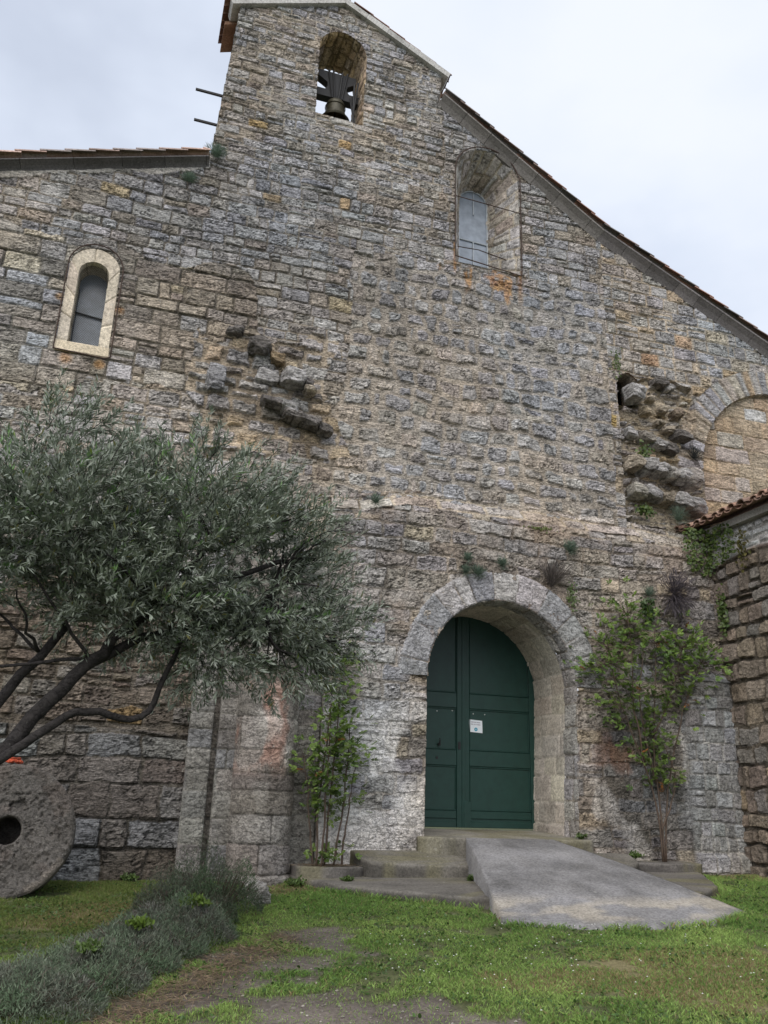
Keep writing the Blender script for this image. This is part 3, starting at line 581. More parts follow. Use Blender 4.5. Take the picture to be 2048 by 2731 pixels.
for i, (x0, x1, y, z0, z1, c, tl) in enumerate([(1.37, 1.72, -.16, 6.60, 6.90, DK, 0), (1.72, 1.98, -.10, 6.50, 6.70, (.22, .17, .11), 0), (1.93, 2.30, -.20, 6.14, 6.40, GR, -.02), (2.26, 2.46, -.14, 6.08, 6.32, DK, -.03), (2.3, 2.5, -.18, 6.02, 6.14, TN, 0),
        (1.64, 1.98, -.22, 5.68, 5.86, DK, -.03), (1.95, 2.22, -.25, 5.62, 5.80, GR, -.03), (2.0, 2.4, -.24, 5.50, 5.66, DK, -.04), (2.34, 2.60, -.22, 5.44, 5.62, DK, -.03), (2.55, 2.80, -.22, 5.38, 5.54, DK, -.03), (.76, 1.06, -.08, 5.86, 6.28, (.2, .2, .205), 0), (.98, 1.28, -.08, 6.88, 7.02, DK, .02), (1.5, 1.9, -.05, 6.1, 6.45, GR, 0),
        (8.38, 8.68, -.24, 7.06, 7.40, GR, 0), (8.98, 9.28, -.12, 7.48, 7.62, DK, -.02), (9.25, 9.46, -.08, 7.42, 7.58, GR, -.02), (9.36, 9.58, -.13, 6.88, 7.05, (.19, .155, .12), 0), (9.36, 9.68, -.18, 6.42, 6.60, DK, -.01), (8.32, 8.56, -.08, 6.32, 6.52, GR, -.02),
        (8.60, 8.88, -.13, 6.26, 6.44, (.2, .185, .16), -.03), (8.86, 9.12, -.14, 6.20, 6.36, GR, -.03), (9.08, 9.38, -.12, 6.14, 6.32, DK, -.03),
        (8.30, 8.55, -.26, 5.66, 5.92, TN, -.02), (8.50, 8.80, -.28, 5.62, 5.86, GR, -.02), (8.76, 9.05, -.22, 5.60, 5.86, GR, -.02), (9.02, 9.3, -.22, 5.58, 5.82, (.25, .24, .22), -.03), (9.26, 9.5, -.26, 5.54, 5.78, GR, -.03), (9.46, 9.74, -.28, 5.48, 5.80, (.24, .22, .2), -.03),
        (8.3, 8.6, -.2, 5.16, 5.36, (.25, .24, .21), -.02), (8.56, 8.95, -.22, 5.14, 5.36, GR, -.02), (8.9, 9.2, -.2, 5.10, 5.32, TN, -.02), (9.16, 9.5, -.24, 5.06, 5.30, GR, -.03), (9.45, 9.82, -.27, 5.00, 5.24, GR, -.03), (9.0, 9.18, -.06, 6.68, 6.78, TN, 0), (8.74, 8.9, -.06, 6.84, 7.0, (.25, .21, .15), 0), (9.1, 9.3, -.05, 6.95, 7.1, TN, 0), (8.85, 9.05, -.05, 7.15, 7.27, TN, 0), (9.15, 9.4, -.06, 6.55, 6.68, TN, 0)]):
    rock('corbel_stone', x0, x1, y - (.12 if i < 12 and i != 9 else .06), .16, z0, z1, 200 + i, c, church, tl)
# dark niche behind the upper stub
LS = Lay(113, -1, 3, -1, 5, (.1, .2), (.2, .4), [((.16, .14, .115), 1), ((.2, .175, .14), 1)])
STUBc = np.vstack([STUB, STUB[:1]]); reveal('putlog_niche', STUBc, STUBc, .03, .55, LS, M['side'], church, depth=.02); pane('niche_back', STUB, .55, M['side'], church)

# ---- roofs
def roof_edge(name, p0, p1, n, parent, y_front=-.24, depth=6.0, cornice=.21, ccol=(.17, .165, .165), drop=.0, tilecols=((.42, .20, .13), (.36, .19, .14), (.30, .2, .16)), up=False):
    """verge of a tiled roof along a rake p0(low x)->p1, with cornice blocks below"""
    a = np.array(p0, float); b = np.array(p1, float); d = b - a; Ln = np.hypot(*d); d /= Ln; nrm = np.array([-d[1], d[0]])
    if nrm[1] < 0: nrm = -nrm
    mb = MB(); g = random.Random(3); s = 0.0
    while s < Ln:
        e = min(Ln, s + g.uniform(.5, .8)); k = g.uniform(.8, 1.15); mb.c = tuple(v * k for v in ccol)
        q0 = a + d * (s + .004); q1 = a + d * (e - .004)
        # cavetto profile: y out, n up
        prof = [(.05, -.02), (-.02, -.02), (-.05, .03 * cornice / .21), (-.09, .09 * cornice / .21), (-.16, .15 * cornice / .21), (y_front + .05, .17 * cornice / .21), (y_front + .05, cornice), (.05, cornice)]
        V = [(q[0] + nrm[0] * n_, y, q[1] + nrm[1] * n_) for q in (q0, q1) for y, n_ in prof]; m_ = len(prof)
        mb.add(V, [tuple(range(m_)), tuple(range(2 * m_ - 1, m_ - 1, -1))] + [(i, i + m_, (i + 1) % m_ + m_, (i + 1) % m_) for i in range(m_)]); s = e
    mbc = mb
    # roof deck
    mb = MB(); mb.c = (.25, .15, .11); o0 = a + nrm * (cornice + .012); o1 = b + nrm * (cornice + .012)
    mb.add([(o0[0], y_front + .06, o0[1]), (o1[0], y_front + .06, o1[1]), (o1[0], depth, o1[1]), (o0[0], depth, o0[1])], [(0, 1, 2, 3)]); r = mb.build(name, M['tile'], parent); mbc.build('cornice', M['concrete'], r)
    # tiles: rows of half round canal tiles running down the slope
    mb = MB(); lowfirst = d[1] > 0
    step = .37
    for row, (yy, lift, rad) in enumerate([(y_front + .085, .03, .085), (y_front + .20, .0, -.09), (y_front + .30, .05, .09), (y_front + .42, 0, -.09), (y_front + .52, .05, .09), (y_front + .74, .05, .09)]):
        s = -.05
        while s < Ln:
            c_ = g.choice(tilecols); k = g.uniform(.75, 1.15); mb.c = tuple(v * k for v in c_)
            l2 = .46
            q0 = a + d * s; q1 = a + d * min(Ln + .04, s + l2); h0, h1 = (.055, .015) if lowfirst else (.015, .055)
            if not lowfirst: q0 = a + d * (s + .0)
            V = []; nseg = 8
            for q, hh_ in ((q0, h0), (q1, h1)):
                for th_ in (0, 1):
                    for k2 in range(nseg + 1):
                        an = math.pi * k2 / nseg; r_ = abs(rad) - .014 * th_; sg = 1 if rad > 0 else -1
                        oy = r_ * math.cos(an); on = sg * r_ * math.sin(an) * .75 + (0 if rad > 0 else .075) + cornice + .02 + lift + hh_
                        V.append((q[0] + nrm[0] * on, yy + oy, q[1] + nrm[1] * on))
            w_ = nseg + 1; F = []
            for k2 in range(nseg):
                F += [(k2, k2 + 1, 2 * w_ + k2 + 1, 2 * w_ + k2), (w_ + k2, 3 * w_ + k2, 3 * w_ + k2 + 1, w_ + k2 + 1), (k2, w_ + k2, w_ + k2 + 1, k2 + 1), (2 * w_ + k2, 2 * w_ + k2 + 1, 3 * w_ + k2 + 1, 3 * w_ + k2)]
            F += [(0, 2 * w_, 3 * w_, w_), (w_ - 1, 2 * w_ - 1, 4 * w_ - 1, 3 * w_ - 1)]
            mb.add(V, F); s += step
    mb.build('roof_tiles', M['tile'], r, smooth=False)
    return r
roof_edge('aisle_roof', (-5.2, 8.19), (.44, 10.03), 12, church, cornice=.10,  tilecols=((.46, .33, .28), (.50, .37, .32), (.40, .31, .28), (.34, .3, .29)), ccol=(.13, .125, .125))
roof_edge('nave_roof', (4.58, 12.78), (7.98, 10.52), 12, church, cornice=.16, tilecols=((.26, .2, .18), (.33, .2, .16), (.2, .19, .19)), ccol=(.20, .19, .18))
roof_edge('nave_roof', (7.98, 10.52), (13.6, 7.83), 12, church, cornice=.17, tilecols=((.26, .2, .18), (.33, .2, .16), (.2, .19, .19)), ccol=(.17, .16, .16))
# gable coping slabs and tile eaves of the bell gable
def rake_box(mb, p, q, y0, y1, n0, n1):
    p = np.array(p); q = np.array(q); d = (q - p) / np.linalg.norm(q - p); n = np.array([-d[1], d[0]]); n = n if n[1] > 0 else -n
    P = [p + n * n0, q + n * n0, q + n * n1, p + n * n1]
    mb.prism([tuple(v) for v in P], y0, y1)
mb = MB(); g = random.Random(5)
for A, B, k in (((.50, 13.70), (2.62, 14.56), 4), ((2.62, 14.56), (4.78, 13.46), 5)):
    for i in range(k):
        v = g.uniform(.85, 1.1); mb.c = (.42 * v, .42 * v, .40 * v)
        p = [A[j] + (B[j] - A[j]) * (i + .004) / k for j in (0, 1)]; q = [A[j] + (B[j] - A[j]) * (i + .996) / k for j in (0, 1)]
        rake_box(mb, p, q, -.10, .30, -.02, .10 + .012 * (i % 2))
mb.c = (.36, .35, .33); mb.box((2.55, .0, 14.6), (2.75, .2, 14.84), .03)
mb.build('gable_coping', M['concrete'], church)
mb = MB()
for sgn, A, B in ((1, (.36, 13.70), (2.6, 14.70)), (-1, (4.86, 13.46), (2.64, 14.70))):
    mb = MB()
    for i in range(6):
        yy = .02 + i * .17; c_ = g.choice(((.22, .13, .10), (.18, .11, .09), (.26, .16, .125))); mb.c = c_
        A_ = np.array(A); B_ = np.array(B); d = (B_ - A_) / np.linalg.norm(B_ - A_); s = 0
        while s < 2.2:
            q0 = A_ + d * s; q1 = A_ + d * (s + .45)
            V = []
            for q, hh_ in ((q0, .05), (q1, .02)):
                for th_ in (0, 1):
                    for k2 in range(7):
                        an = math.pi * k2 / 6; r_ = .095 - .016 * th_; V.append((q[0], yy + r_ * math.cos(an), q[1] + r_ * math.sin(an) * .8 + hh_ + .03))
            F = []
            for k2 in range(6): F += [(k2, k2 + 1, 14 + k2 + 1, 14 + k2), (7 + k2, 21 + k2, 21 + k2 + 1, 7 + k2 + 1), (k2, 7 + k2, 7 + k2 + 1, k2 + 1)]
            mb.add(V, F); s += .38
    mb.build('gable_tiles', M['tile'], church)
mb = MB(); mb.c = (.25, .15, .1); mb.prism([(.42, 13.66), (2.62, 14.60), (4.80, 13.42), (4.80, 13.36), (2.62, 14.50), (.42, 13.58)], .31, .97); mb.build('gable_deck', M['tile'], church)
for z0 in (12.36, 11.66):
    mb = MB(); mb.box((.06 + (.04 if z0 < 12 else 0), .78, z0), (.60, .82, z0 + .045), .004); mb.build('iron_bar', M['dark_iron'], church)

# ---- the door
def leaf(x0, x1, stile_l, stile_r):
    b = MB()
    b.box((x0, 1.135, -.455), (x1, 1.19, 3.05))
    rails = [(-.455, -.365, .0), (-.32, -.205, .004), (.49, .73, .0), (1.41, 1.65, .0)]
    for z0, z1, o in rails: b.box((x0 + stile_l, 1.113 + o, z0), (x1 - stile_r, 1.136, z1), .006)
    if stile_l: b.box((x0, 1.110, -.455), (x0 + stile_l - .004, 1.136, 3.02), .006)
    if stile_r: b.box((x1 - stile_r + .004, 1.110, -.455), (x1, 1.136, 3.02), .006)
    xa, xb = x0 + stile_l, x1 - stile_r
    for z0, z1 in ((-.20, .485), (.735, 1.405), (1.655, 3.0)):       # bolection moulding round each panel
        for (u0, u1, w0, w1) in ((xa, xb, z0, z0 + .022), (xa, xb, z1 - .022, z1), (xa, xa + .022, z0 + .022, z1 - .022), (xb - .022, xb, z0 + .022, z1 - .022)):
            b.box((u0 + .002, 1.118, w0), (u1 - .002, 1.1355, w1), .007)
    return b.build('door_leaf', M['door'], church)
left = leaf(4.36, 5.60, .10, .115); right = leaf(5.606, 6.95, .11, .13)
b = MB(); b.box((5.575, 1.098, -.455), (5.635, 1.109, 3.02), .004); b.box((5.606, 1.090, -.455), (5.73, 1.108, -.06), .004); b.build('cover_strip', M['door'], right)
b = MB(); b.box((5.15, 1.07, .79), (5.19, 1.12, .83), .006); b.tube([(5.17, 1.07, .80), (5.17, 1.055, .87), (5.17, 1.07, .90)], .012, 6); b.build('handle', M['dark_iron'], left)
b = MB(); b.box((5.505, 1.10, .745), (5.555, 1.112, .865), .004); b.lathe([(.0, 0), (.010, 0), (.010, .002)], (5.53, 1.099, .8), 8); b.build('lock_plate', M['dark_iron'], left)
for xx, zz in ((5.14, 1.34), (5.41, 1.36), (5.79, 1.33), (6.0, 1.33)):
    b = MB(); b.box((xx - .009, 1.124, zz - .009), (xx + .009, 1.134, zz + .009), .003); b.build('screw', M['screw'], left if xx < 5.6 else right)
b = MB(); b.lathe([(.0, 0), (.022, 0), (.022, .004), (0, .004)], (0, 0, 0), 12); b.build('keyhole', M['dark_iron'], left, xf=Matrix.Translation((5.14, 1.108, .60)) @ Matrix.Rotation(R(90), 4, 'X'))

# ==================================================================== BELL
bell = thing('church_bell', (2.66, .45, 12.15), 'bronze bell with dark iron straps hanging in the arched opening of the gable', 'bell')
b = MB(); prof = [(.0, .50), (.10, .50), (.16, .47), (.18, .42), (.185, .36), (.19, .25), (.215, .14), (.25, .07), (.30, .0), (.285, .0), (.24, .06), (.2, .14), (.17, .3), (.0, .40)]
b.lathe(prof, (2.66, .45, 12.10), 32)
for z, r_ in ((.36, .192), (.10, .238), (.03, .285)): b.lathe([(r_ - .004, -.008), (r_ + .008, -.004), (r_ + .008, .004), (r_ - .004, .008)], (2.66, .45, 12.10 + z), 32)
b.build('bell_body', M['bronze'], bell, smooth=True)
b = MB(); b.prism([(2.28, 13.24), (3.02, 13.24), (3.03, 13.10), (2.95, 13.04), (2.86, 12.98), (2.84, 12.88), (2.90, 12.80), (3.12, 12.80), (3.12, 12.63), (2.18, 12.63), (2.18, 12.80), (2.42, 12.80), (2.47, 12.88), (2.46, 12.98), (2.37, 13.04), (2.27, 13.10)], .37, .53); b.build('yoke', M['dark_iron'], bell)
for x0, x1 in ((2.47, 2.57), (2.56, 2.62), (2.74, 2.69), (2.84, 2.75)):
    b = MB(); b.tube([(x0, .345, 13.26), (x1, .345, 12.60)], .020, 6); b.build('strap', M['dark_iron'], bell)
b = MB(); b.tube([(2.98, .30, 13.0), (2.98, .30, 12.0)], .022, 6); b.tube([(3.04, .25, 13.02), (2.98, .3, 12.3), (2.98, .35, 11.85)], .018, 6); b.tube([(2.9, .3, 12.66), (3.02, .3, 12.05)], .02, 6); b.box((2.96, .2, 11.82), (3.10, .5, 11.95), .01); b.build('ringing_lever', M['dark_iron'], bell)
b = MB(); b.tube([(2.66, .45, 12.5), (2.66, .45, 12.14)], .015, 6); b.lathe([(0, -.05), (.045, -.03), (.05, 0), (.03, .04), (0, .05)], (2.66, .45, 12.12), 10); b.build('clapper', M['dark_iron'], bell)

# ==================================================================== NOTICE
notice = thing('notice', (5.84, 1.10, 1.05), 'small white paper notice with a blue round emblem pinned to the green door', 'notice')
def tiltbox(name, x0, x1, z0, z1, y0, y1, mat, par):
    b = MB(); k = -.05
    V = [(x - k * (z - 1.05) * .6 * -1, y, z + k * (x - 5.84)) for x in (x0, x1) for y in (y0, y1) for z in (z0, z1)]
    b.add(V, [(0, 1, 3, 2), (4, 6, 7, 5), (0, 4, 5, 1), (2, 3, 7, 6), (0, 2, 6, 4), (1, 5, 7, 3)]); return b.build(name, mat, par)
tiltbox('sheet', 5.72, 5.955, 1.03, 1.23, 1.123, 1.126, M['paper'], notice)
for i, (x0, x1, z0) in enumerate(((5.75, 5.80, 1.185), (5.81, 5.84, 1.185), (5.85, 5.92, 1.185), (5.75, 5.79, 1.150), (5.80, 5.82, 1.150), (5.83, 5.85, 1.150), (5.86, 5.92, 1.150))):
    tiltbox('printed_words', x0, x1, z0, z0 + .016, 1.1205, 1.1225, M['ink'], notice)
b = MB(); b.lathe([(.009, 0), (.030, 0), (.030, .002), (.009, .002)], (0, 0, 0), 16); b.build('emblem', M['blue'], notice, xf=Matrix.Translation((5.835, 1.1222, 1.08)) @ Matrix.Rotation(R(90), 4, 'X'))

# ==================================================================== SIDE WALL
side = thing('side_wall', (9.72, -2, -1), 'brown rubble stone wall with a terracotta tile coping at the right of the porch', 'wall')
ys = np.arange(.3, -5.2, -.02); zs = np.arange(-1.4, 4.62, .02); Yg, Zg = np.meshgrid(ys, zs)
LW = Lay(131, -1, 7, -1.5, 5, (.20, .38), (.22, .55), [((.125, .105, .085), 1), ((.11, .092, .076), 1), ((.14, .117, .09), .8), ((.11, .102, .092), .8), ((.165, .13, .09), .15)], split=.06, warp=(.05, .03))
h, c, m = LW.ev(-Yg * 1.0, Zg, depth=.055, jw=.011, bev=.014, off=.022, tilt=.03, lam=.006, rough=.009, mortar=(.075, .064, .05), shr=.018, corner=.06, jn=.03, lamv=8, openj=.6)
up = sst(4.0, 4.08, Zg - .10 * (fb(Yg * 2, Zg * 0, 3, 2) - .5) + .16 * sst(-1.2, 0, Yg))[..., None]
LU = Lay(137, -1, 7, 3.5, 5, (.1, .18), (.2, .45), [((.27, .28, .28), 1), ((.30, .30, .29), 1), ((.24, .24, .24), .6)], split=.1); h2, c2, m2 = LU.ev(-Yg, Zg, depth=.03, jw=.01, bev=.02, lam=.004, mortar=(.27, .265, .25))
h = h * (1 - up[..., 0]) + h2 * up[..., 0]; c = c * (1 - up) + c2 * up
gmesh('wall', 9.76 - h, Yg, Zg, c, M['side'], side, smooth=False)
mb = MB(); mb.c = (.2, .17, .13); mb.box((9.80, -5.2, -1.5), (10.3, .2, 4.58)); mb.build('wall_core', M['side'], side)
b = MB(); g = random.Random(11)
y = .28
while y > -5.3:
    for cov in (1, 0):
        yy = y - (0 if cov else .115); c_ = g.choice(((.36, .235, .18), (.32, .2, .15), (.40, .28, .22), (.27, .19, .155))); k = g.uniform(.8, 1.15); b.c = tuple(v * k for v in c_)
        x0 = 9.38 + g.uniform(-.03, .03) + (0 if cov else .02) - .10 * sst(-.4, .3, np.array(yy)); V = []
        for x_, dz in ((float(x0), 0.0), (10.5, .38)):
            for th_ in (0, 1):
                for k2 in range(9):
                    an = math.pi * k2 / 8; r_ = .095 - .016 * th_
                    V.append((x_, yy + r_ * math.cos(an), 4.63 + dz + (r_ * math.sin(an) * .8 + .05 if cov else -r_ * math.sin(an) * .7 + .07)))
        F = []
        for k2 in range(8): F += [(k2, k2 + 1, 18 + k2 + 1, 18 + k2), (9 + k2, 27 + k2, 27 + k2 + 1, 9 + k2 + 1), (k2, 9 + k2, 9 + k2 + 1, k2 + 1)]
        F += [(0, 18, 27, 9), (8, 17, 35, 26)]; b.add(V, F)
    y -= .23
b.build('tile_coping', M['tile'], side)
mb = MB(); mb.c = (.3, .29, .27)
mb.prism([(9.62, 4.50), (10.4, 4.5), (10.4, 4.92), (9.62, 4.62)], -5.2, .3); mb.build('mortar_bed', M['concrete'], side)

# ==================================================================== STEPS, RAMP, KERBS
def wavy(poly, step=.08, amp=.012, seed=1):
    _, P = resamp(np.array(poly + [poly[0]]), step); k = seed * 7.7
    P = P[:-1]; return [(x + amp * 2 * (vn(x * 4 + k, y * 4, 2) - .5), y + amp * 2 * (vn(x * 4, y * 4 + k, 5) - .5)) for x, y in P]
def step_slab(name, poly, z0, zf, parent, col, seed):
    P = wavy(poly, .07, .014, seed); n = len(P); V = []; cx = np.mean([p[0] for p in P]); cy = np.mean([p[1] for p in P])
    rings = [(1.0, None, z0), (1.0, None, -.10), (1.0, None, -.05), (1.0, None, -.016), (.994, None, -.003), (.96, None, 0.0), (.8, None, 0.0), (.6, None, 0.0), (.4, None, 0.0), (.2, None, 0)]
    for s, _, dz in rings:
        for i, (x, y) in enumerate(P):
            xx = cx + (x - cx) * s; yy = cy + (y - cy) * s
            V.append((xx, yy, z0 if dz == z0 else zf(xx, yy) + dz + .012 * (vn(xx * 6, yy * 6, 4) - .5)))
    F = []
    for r_ in range(len(rings) - 1):
        for i in range(n): F.append((r_ * n + i, r_ * n + (i + 1) % n, (r_ + 1) * n + (i + 1) % n, (r_ + 1) * n + i))
    V.append((cx, cy, zf(cx, cy))); F += [((len(rings) - 1) * n + i, (len(rings) - 1) * n + (i + 1) % n, len(V) - 1) for i in range(n)]
    V = np.array(V); c = np.array(col) * (1 + 1.0 * (fb(V[:, 0] * 2.5, V[:, 1] * 2.5 + V[:, 2] * 6, 3, 4) - .5))[:, None]
    ris = sst(-.012, -.06, V[:, 2] - np.array([zf(a_, b_) for a_, b_ in V[:, :2]]))[:, None]; c = c * (1 - .45 * ris * sst(.35, .6, fb(V[:, 0] * 3, V[:, 2] * 5, 6, 3))[:, None]); moss = sst(.48, .64, fb(V[:, 0] * 3 + 4, V[:, 1] * 3, 9, 4))[:, None] * .6; c = c * (1 - moss) + np.array((.17, .16, .09)) * moss  # risers coloured darker in patches, painted shade that sets them off from treads
    return meshobj(name, V, F, M['concrete'], parent, c)
steps = thing('stone_steps', (5.5, -1, -1.1), 'worn grey stone steps curving out below the green door on both sides of the ramp', 'steps')
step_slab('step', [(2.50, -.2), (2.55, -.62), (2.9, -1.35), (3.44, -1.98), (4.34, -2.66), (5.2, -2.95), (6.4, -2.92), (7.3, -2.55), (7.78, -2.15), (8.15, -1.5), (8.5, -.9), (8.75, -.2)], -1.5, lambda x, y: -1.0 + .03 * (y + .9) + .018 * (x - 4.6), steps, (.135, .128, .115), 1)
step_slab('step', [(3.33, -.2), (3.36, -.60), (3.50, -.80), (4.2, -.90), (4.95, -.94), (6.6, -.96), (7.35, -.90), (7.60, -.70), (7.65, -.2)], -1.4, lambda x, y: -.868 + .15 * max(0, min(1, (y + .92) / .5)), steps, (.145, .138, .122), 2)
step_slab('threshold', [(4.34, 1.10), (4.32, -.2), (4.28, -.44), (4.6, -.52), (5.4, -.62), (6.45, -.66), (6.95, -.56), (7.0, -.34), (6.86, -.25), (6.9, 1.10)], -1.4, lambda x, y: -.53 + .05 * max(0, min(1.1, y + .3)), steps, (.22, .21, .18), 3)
# ramp
ramp_ = thing('ramp', (5.6, -2, -1.1), 'pale grey concrete ramp widening from the green door down to the grass', 'ramp')
A0, A1 = np.array((4.92, -.58)), np.array((6.22, -.62)); nu, nv = 70, 60
foot = [(4.08, -3.42), (4.5, -3.68), (5.0, -3.88), (5.72, -3.98), (6.4, -3.88), (7.10, -3.46)]; _, FT = resamp(np.array(foot), .05); FT = np.stack([np.interp(np.linspace(0, 1, nu), np.linspace(0, 1, len(FT)), FT[:, j]) for j in (0, 1)], 1)
t = np.linspace(0, 1, nv)[:, None]; s_ = np.linspace(0, 1, nu)[None, :]
FT = FT + .02 * (np.stack([vn(np.arange(nu) * .6, np.zeros(nu), j) for j in (1, 2)], 1) - .5)
XT = (A0[0] * (1 - s_) + A1[0] * s_) * (1 - t) + FT[None, :, 0] * t; YT = (A0[1] * (1 - s_) + A1[1] * s_) * (1 - t) + FT[None, :, 1] * t
XT[:, 0] += .05 * (fb(t[:, 0] * 9, t[:, 0] * 0, 3, 3) - .5); XT[:, -1] += .05 * (fb(t[:, 0] * 9, t[:, 0] * 0, 6, 3) - .5)
ZT = -.525 * (1 - t) + (gz(FT[:, 0], FT[:, 1]) + .035)[None] * t + .01 * (fb(XT * 3, YT * 3, 2, 3) - .5) + .03 * np.sin(t * np.pi)
cR = np.array((.21, .21, .212)) * (.55 + .9 * fb(XT * 2, YT * 2, 5, 5))[..., None]; stn = sst(.56, .66, fb(XT * 3.5 + 4, YT * 2, 9, 4))[..., None] * .16; cR = cR * (1 - stn)
du = sst(.45, .62, fb(XT * 2.2, YT * 5, 7, 3)) * sst(.72, .86, t) * sst(1.0, .93, t); cR = cR * (1 - .65 * du[..., None]) + np.array((.42, .385, .315)) * .65 * du[..., None]
E0 = lambda a: np.concatenate([a[:, :1], a, a[:, -1:]], 1)
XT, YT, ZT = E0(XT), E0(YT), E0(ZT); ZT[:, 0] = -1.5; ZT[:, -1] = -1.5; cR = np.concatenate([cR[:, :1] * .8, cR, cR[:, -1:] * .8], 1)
E1 = lambda a: np.concatenate([a, a[-1:]], 0); XT, YT, ZT, cR = E1(XT), E1(YT), E1(ZT), E1(cR); ZT[-1] = -1.5
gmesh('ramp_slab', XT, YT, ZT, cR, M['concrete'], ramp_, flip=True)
kl = thing('planter_kerb', (3.0, -.6, -1.0), 'low mossy stone kerb round the roots of the slim rose left of the door', 'kerb')
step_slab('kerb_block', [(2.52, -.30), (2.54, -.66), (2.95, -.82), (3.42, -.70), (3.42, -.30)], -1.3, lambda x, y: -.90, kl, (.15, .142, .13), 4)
kr = thing('planter_kerb', (8.1, -.5, -1.0), 'low grey stone kerb round the roots of the spreading rose right of the door', 'kerb')
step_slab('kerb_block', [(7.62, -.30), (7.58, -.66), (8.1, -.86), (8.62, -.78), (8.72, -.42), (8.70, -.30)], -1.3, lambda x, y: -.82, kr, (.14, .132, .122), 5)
kb = rock('kerb_stone', 1.76, 1.96, -2.15, -1.05, -1.3, -1.0, 260, (.27, .265, .25), None); props(kb, 'narrow upright edging stone at the right end of the lavender row', 'stone')

# ==================================================================== MILLSTONE
mill = thing('millstone', (-.93, -1.0, -1.24), 'round pitted millstone with a square eye hole standing against the wall at left', 'millstone')
n = 240; rs = np.r_[.155, .17, np.linspace(.19, .70, 46), .725, .742, .75, .752]; an = np.linspace(0, 2 * math.pi, n + 1)
rm_, am = np.meshgrid(rs, an, indexing='ij'); xx = rm_ * np.cos(am); zz = rm_ * np.sin(am)
xm = np.cos(am) * 6; ym = np.sin(am) * 6
hf = .020 * (fb(xx * 9 + 30, zz * 9 + 30, 3, 4) - .5) - .022 * sst(.60, .72, fb(xx * 22 + 9, zz * 22 + 3, 6, 3))
hf -= .05 * ((np.abs(xx * .94 + zz * .34 - .165) < .09) & (np.abs(-.34 * xx + zz * .94 - .235) < .055))
hf += .010 * (vn(xx * 40 + 60, zz * 40 + 60, 2) - .5); hf -= .03 * sst(.715, .752, rm_) ** 2; hf -= .03 * sst(.17, .155, rm_)
ed = 1 + .012 * (vn(xm, ym, 4) - .5) * 2
yy = -.16 - hf
cm = np.array((.20, .188, .172)) * (1 + .7 * (fb(xx * 5, zz * 5, 8, 4) - .5))[..., None]
rdm = sst(.5, .68, fb(xx * 4 + 5, zz * 4 + 9, 11, 4))[..., None]; cm = cm * (1 - .2 * rdm) + np.array((.23, .16, .13)) * .2 * rdm
pl = (sst(.68, .72, rm_) * sst(-.5, -.42, np.cos(am + 2.15 + math.pi) * 0 - (am > 5.0) * (am < 5.75) * 1.0))[..., None]
pm = ((am > 5.15) & (am < 5.85))[..., None] * sst(.655, .69, rm_ + .05 * (fb(xm, ym, 2, 2) - .5))[..., None]; cm = cm * (1 - .8 * pm) + np.array((.40, .36, .31)) * .8 * pm
# rim and back, and inner bore
def ringrow(r_, y_): return np.stack([r_ * np.cos(an), np.full(n + 1, y_), r_ * np.sin(an)], -1)[None]
front = np.stack([xx * ed, yy, zz * ed], -1)
bore = np.concatenate([ringrow(.001, .34), ringrow(.155, .34), ringrow(.155, .1), ringrow(.155, -.10)], 0)
bumpy = lambda y_: np.stack([.752 * ed[-1] * (1 + .01 * (vn(xm[-1], y_ * 9 + ym[-1], 7) - .5)) * np.cos(an), np.full(n + 1, y_), .752 * ed[-1] * np.sin(an)], -1)[None]
rimr = np.concatenate([bumpy(-.10), bumpy(-.03), bumpy(.12), bumpy(.40), ringrow(.72, .42), ringrow(.001, .42)], 0)
allr = np.concatenate([bore, front, rimr], 0)
ca = np.concatenate([np.tile(cm[:1] * .9, (4, 1, 1)), cm, np.tile(cm[-1:], (6, 1, 1))], 0)
ta = R(-7); ct, sn = math.cos(ta), math.sin(ta); allr = allr * np.array((.96, 1, .96))
PX = allr[..., 0] - .93; PY = allr[..., 1] * ct - allr[..., 2] * sn * -1 * -1 - 1.0; PZ = allr[..., 2] * ct + allr[..., 1] * sn - .50
PY = -1.0 + allr[..., 1] * ct + allr[..., 2] * math.sin(R(7)); PZ = -.525 + allr[..., 2] * ct - allr[..., 1] * math.sin(R(7))
gmesh('stone_disc', PX, PY, PZ, ca, M['mill'], mill, flip=True)
sh = rock('tile_shard', -1.10, -.90, -.90, -.80, .225, .30, 270, (.36, .07, .035), None); props(sh, 'small bright orange tile fragment on top of the millstone', 'tile fragment')

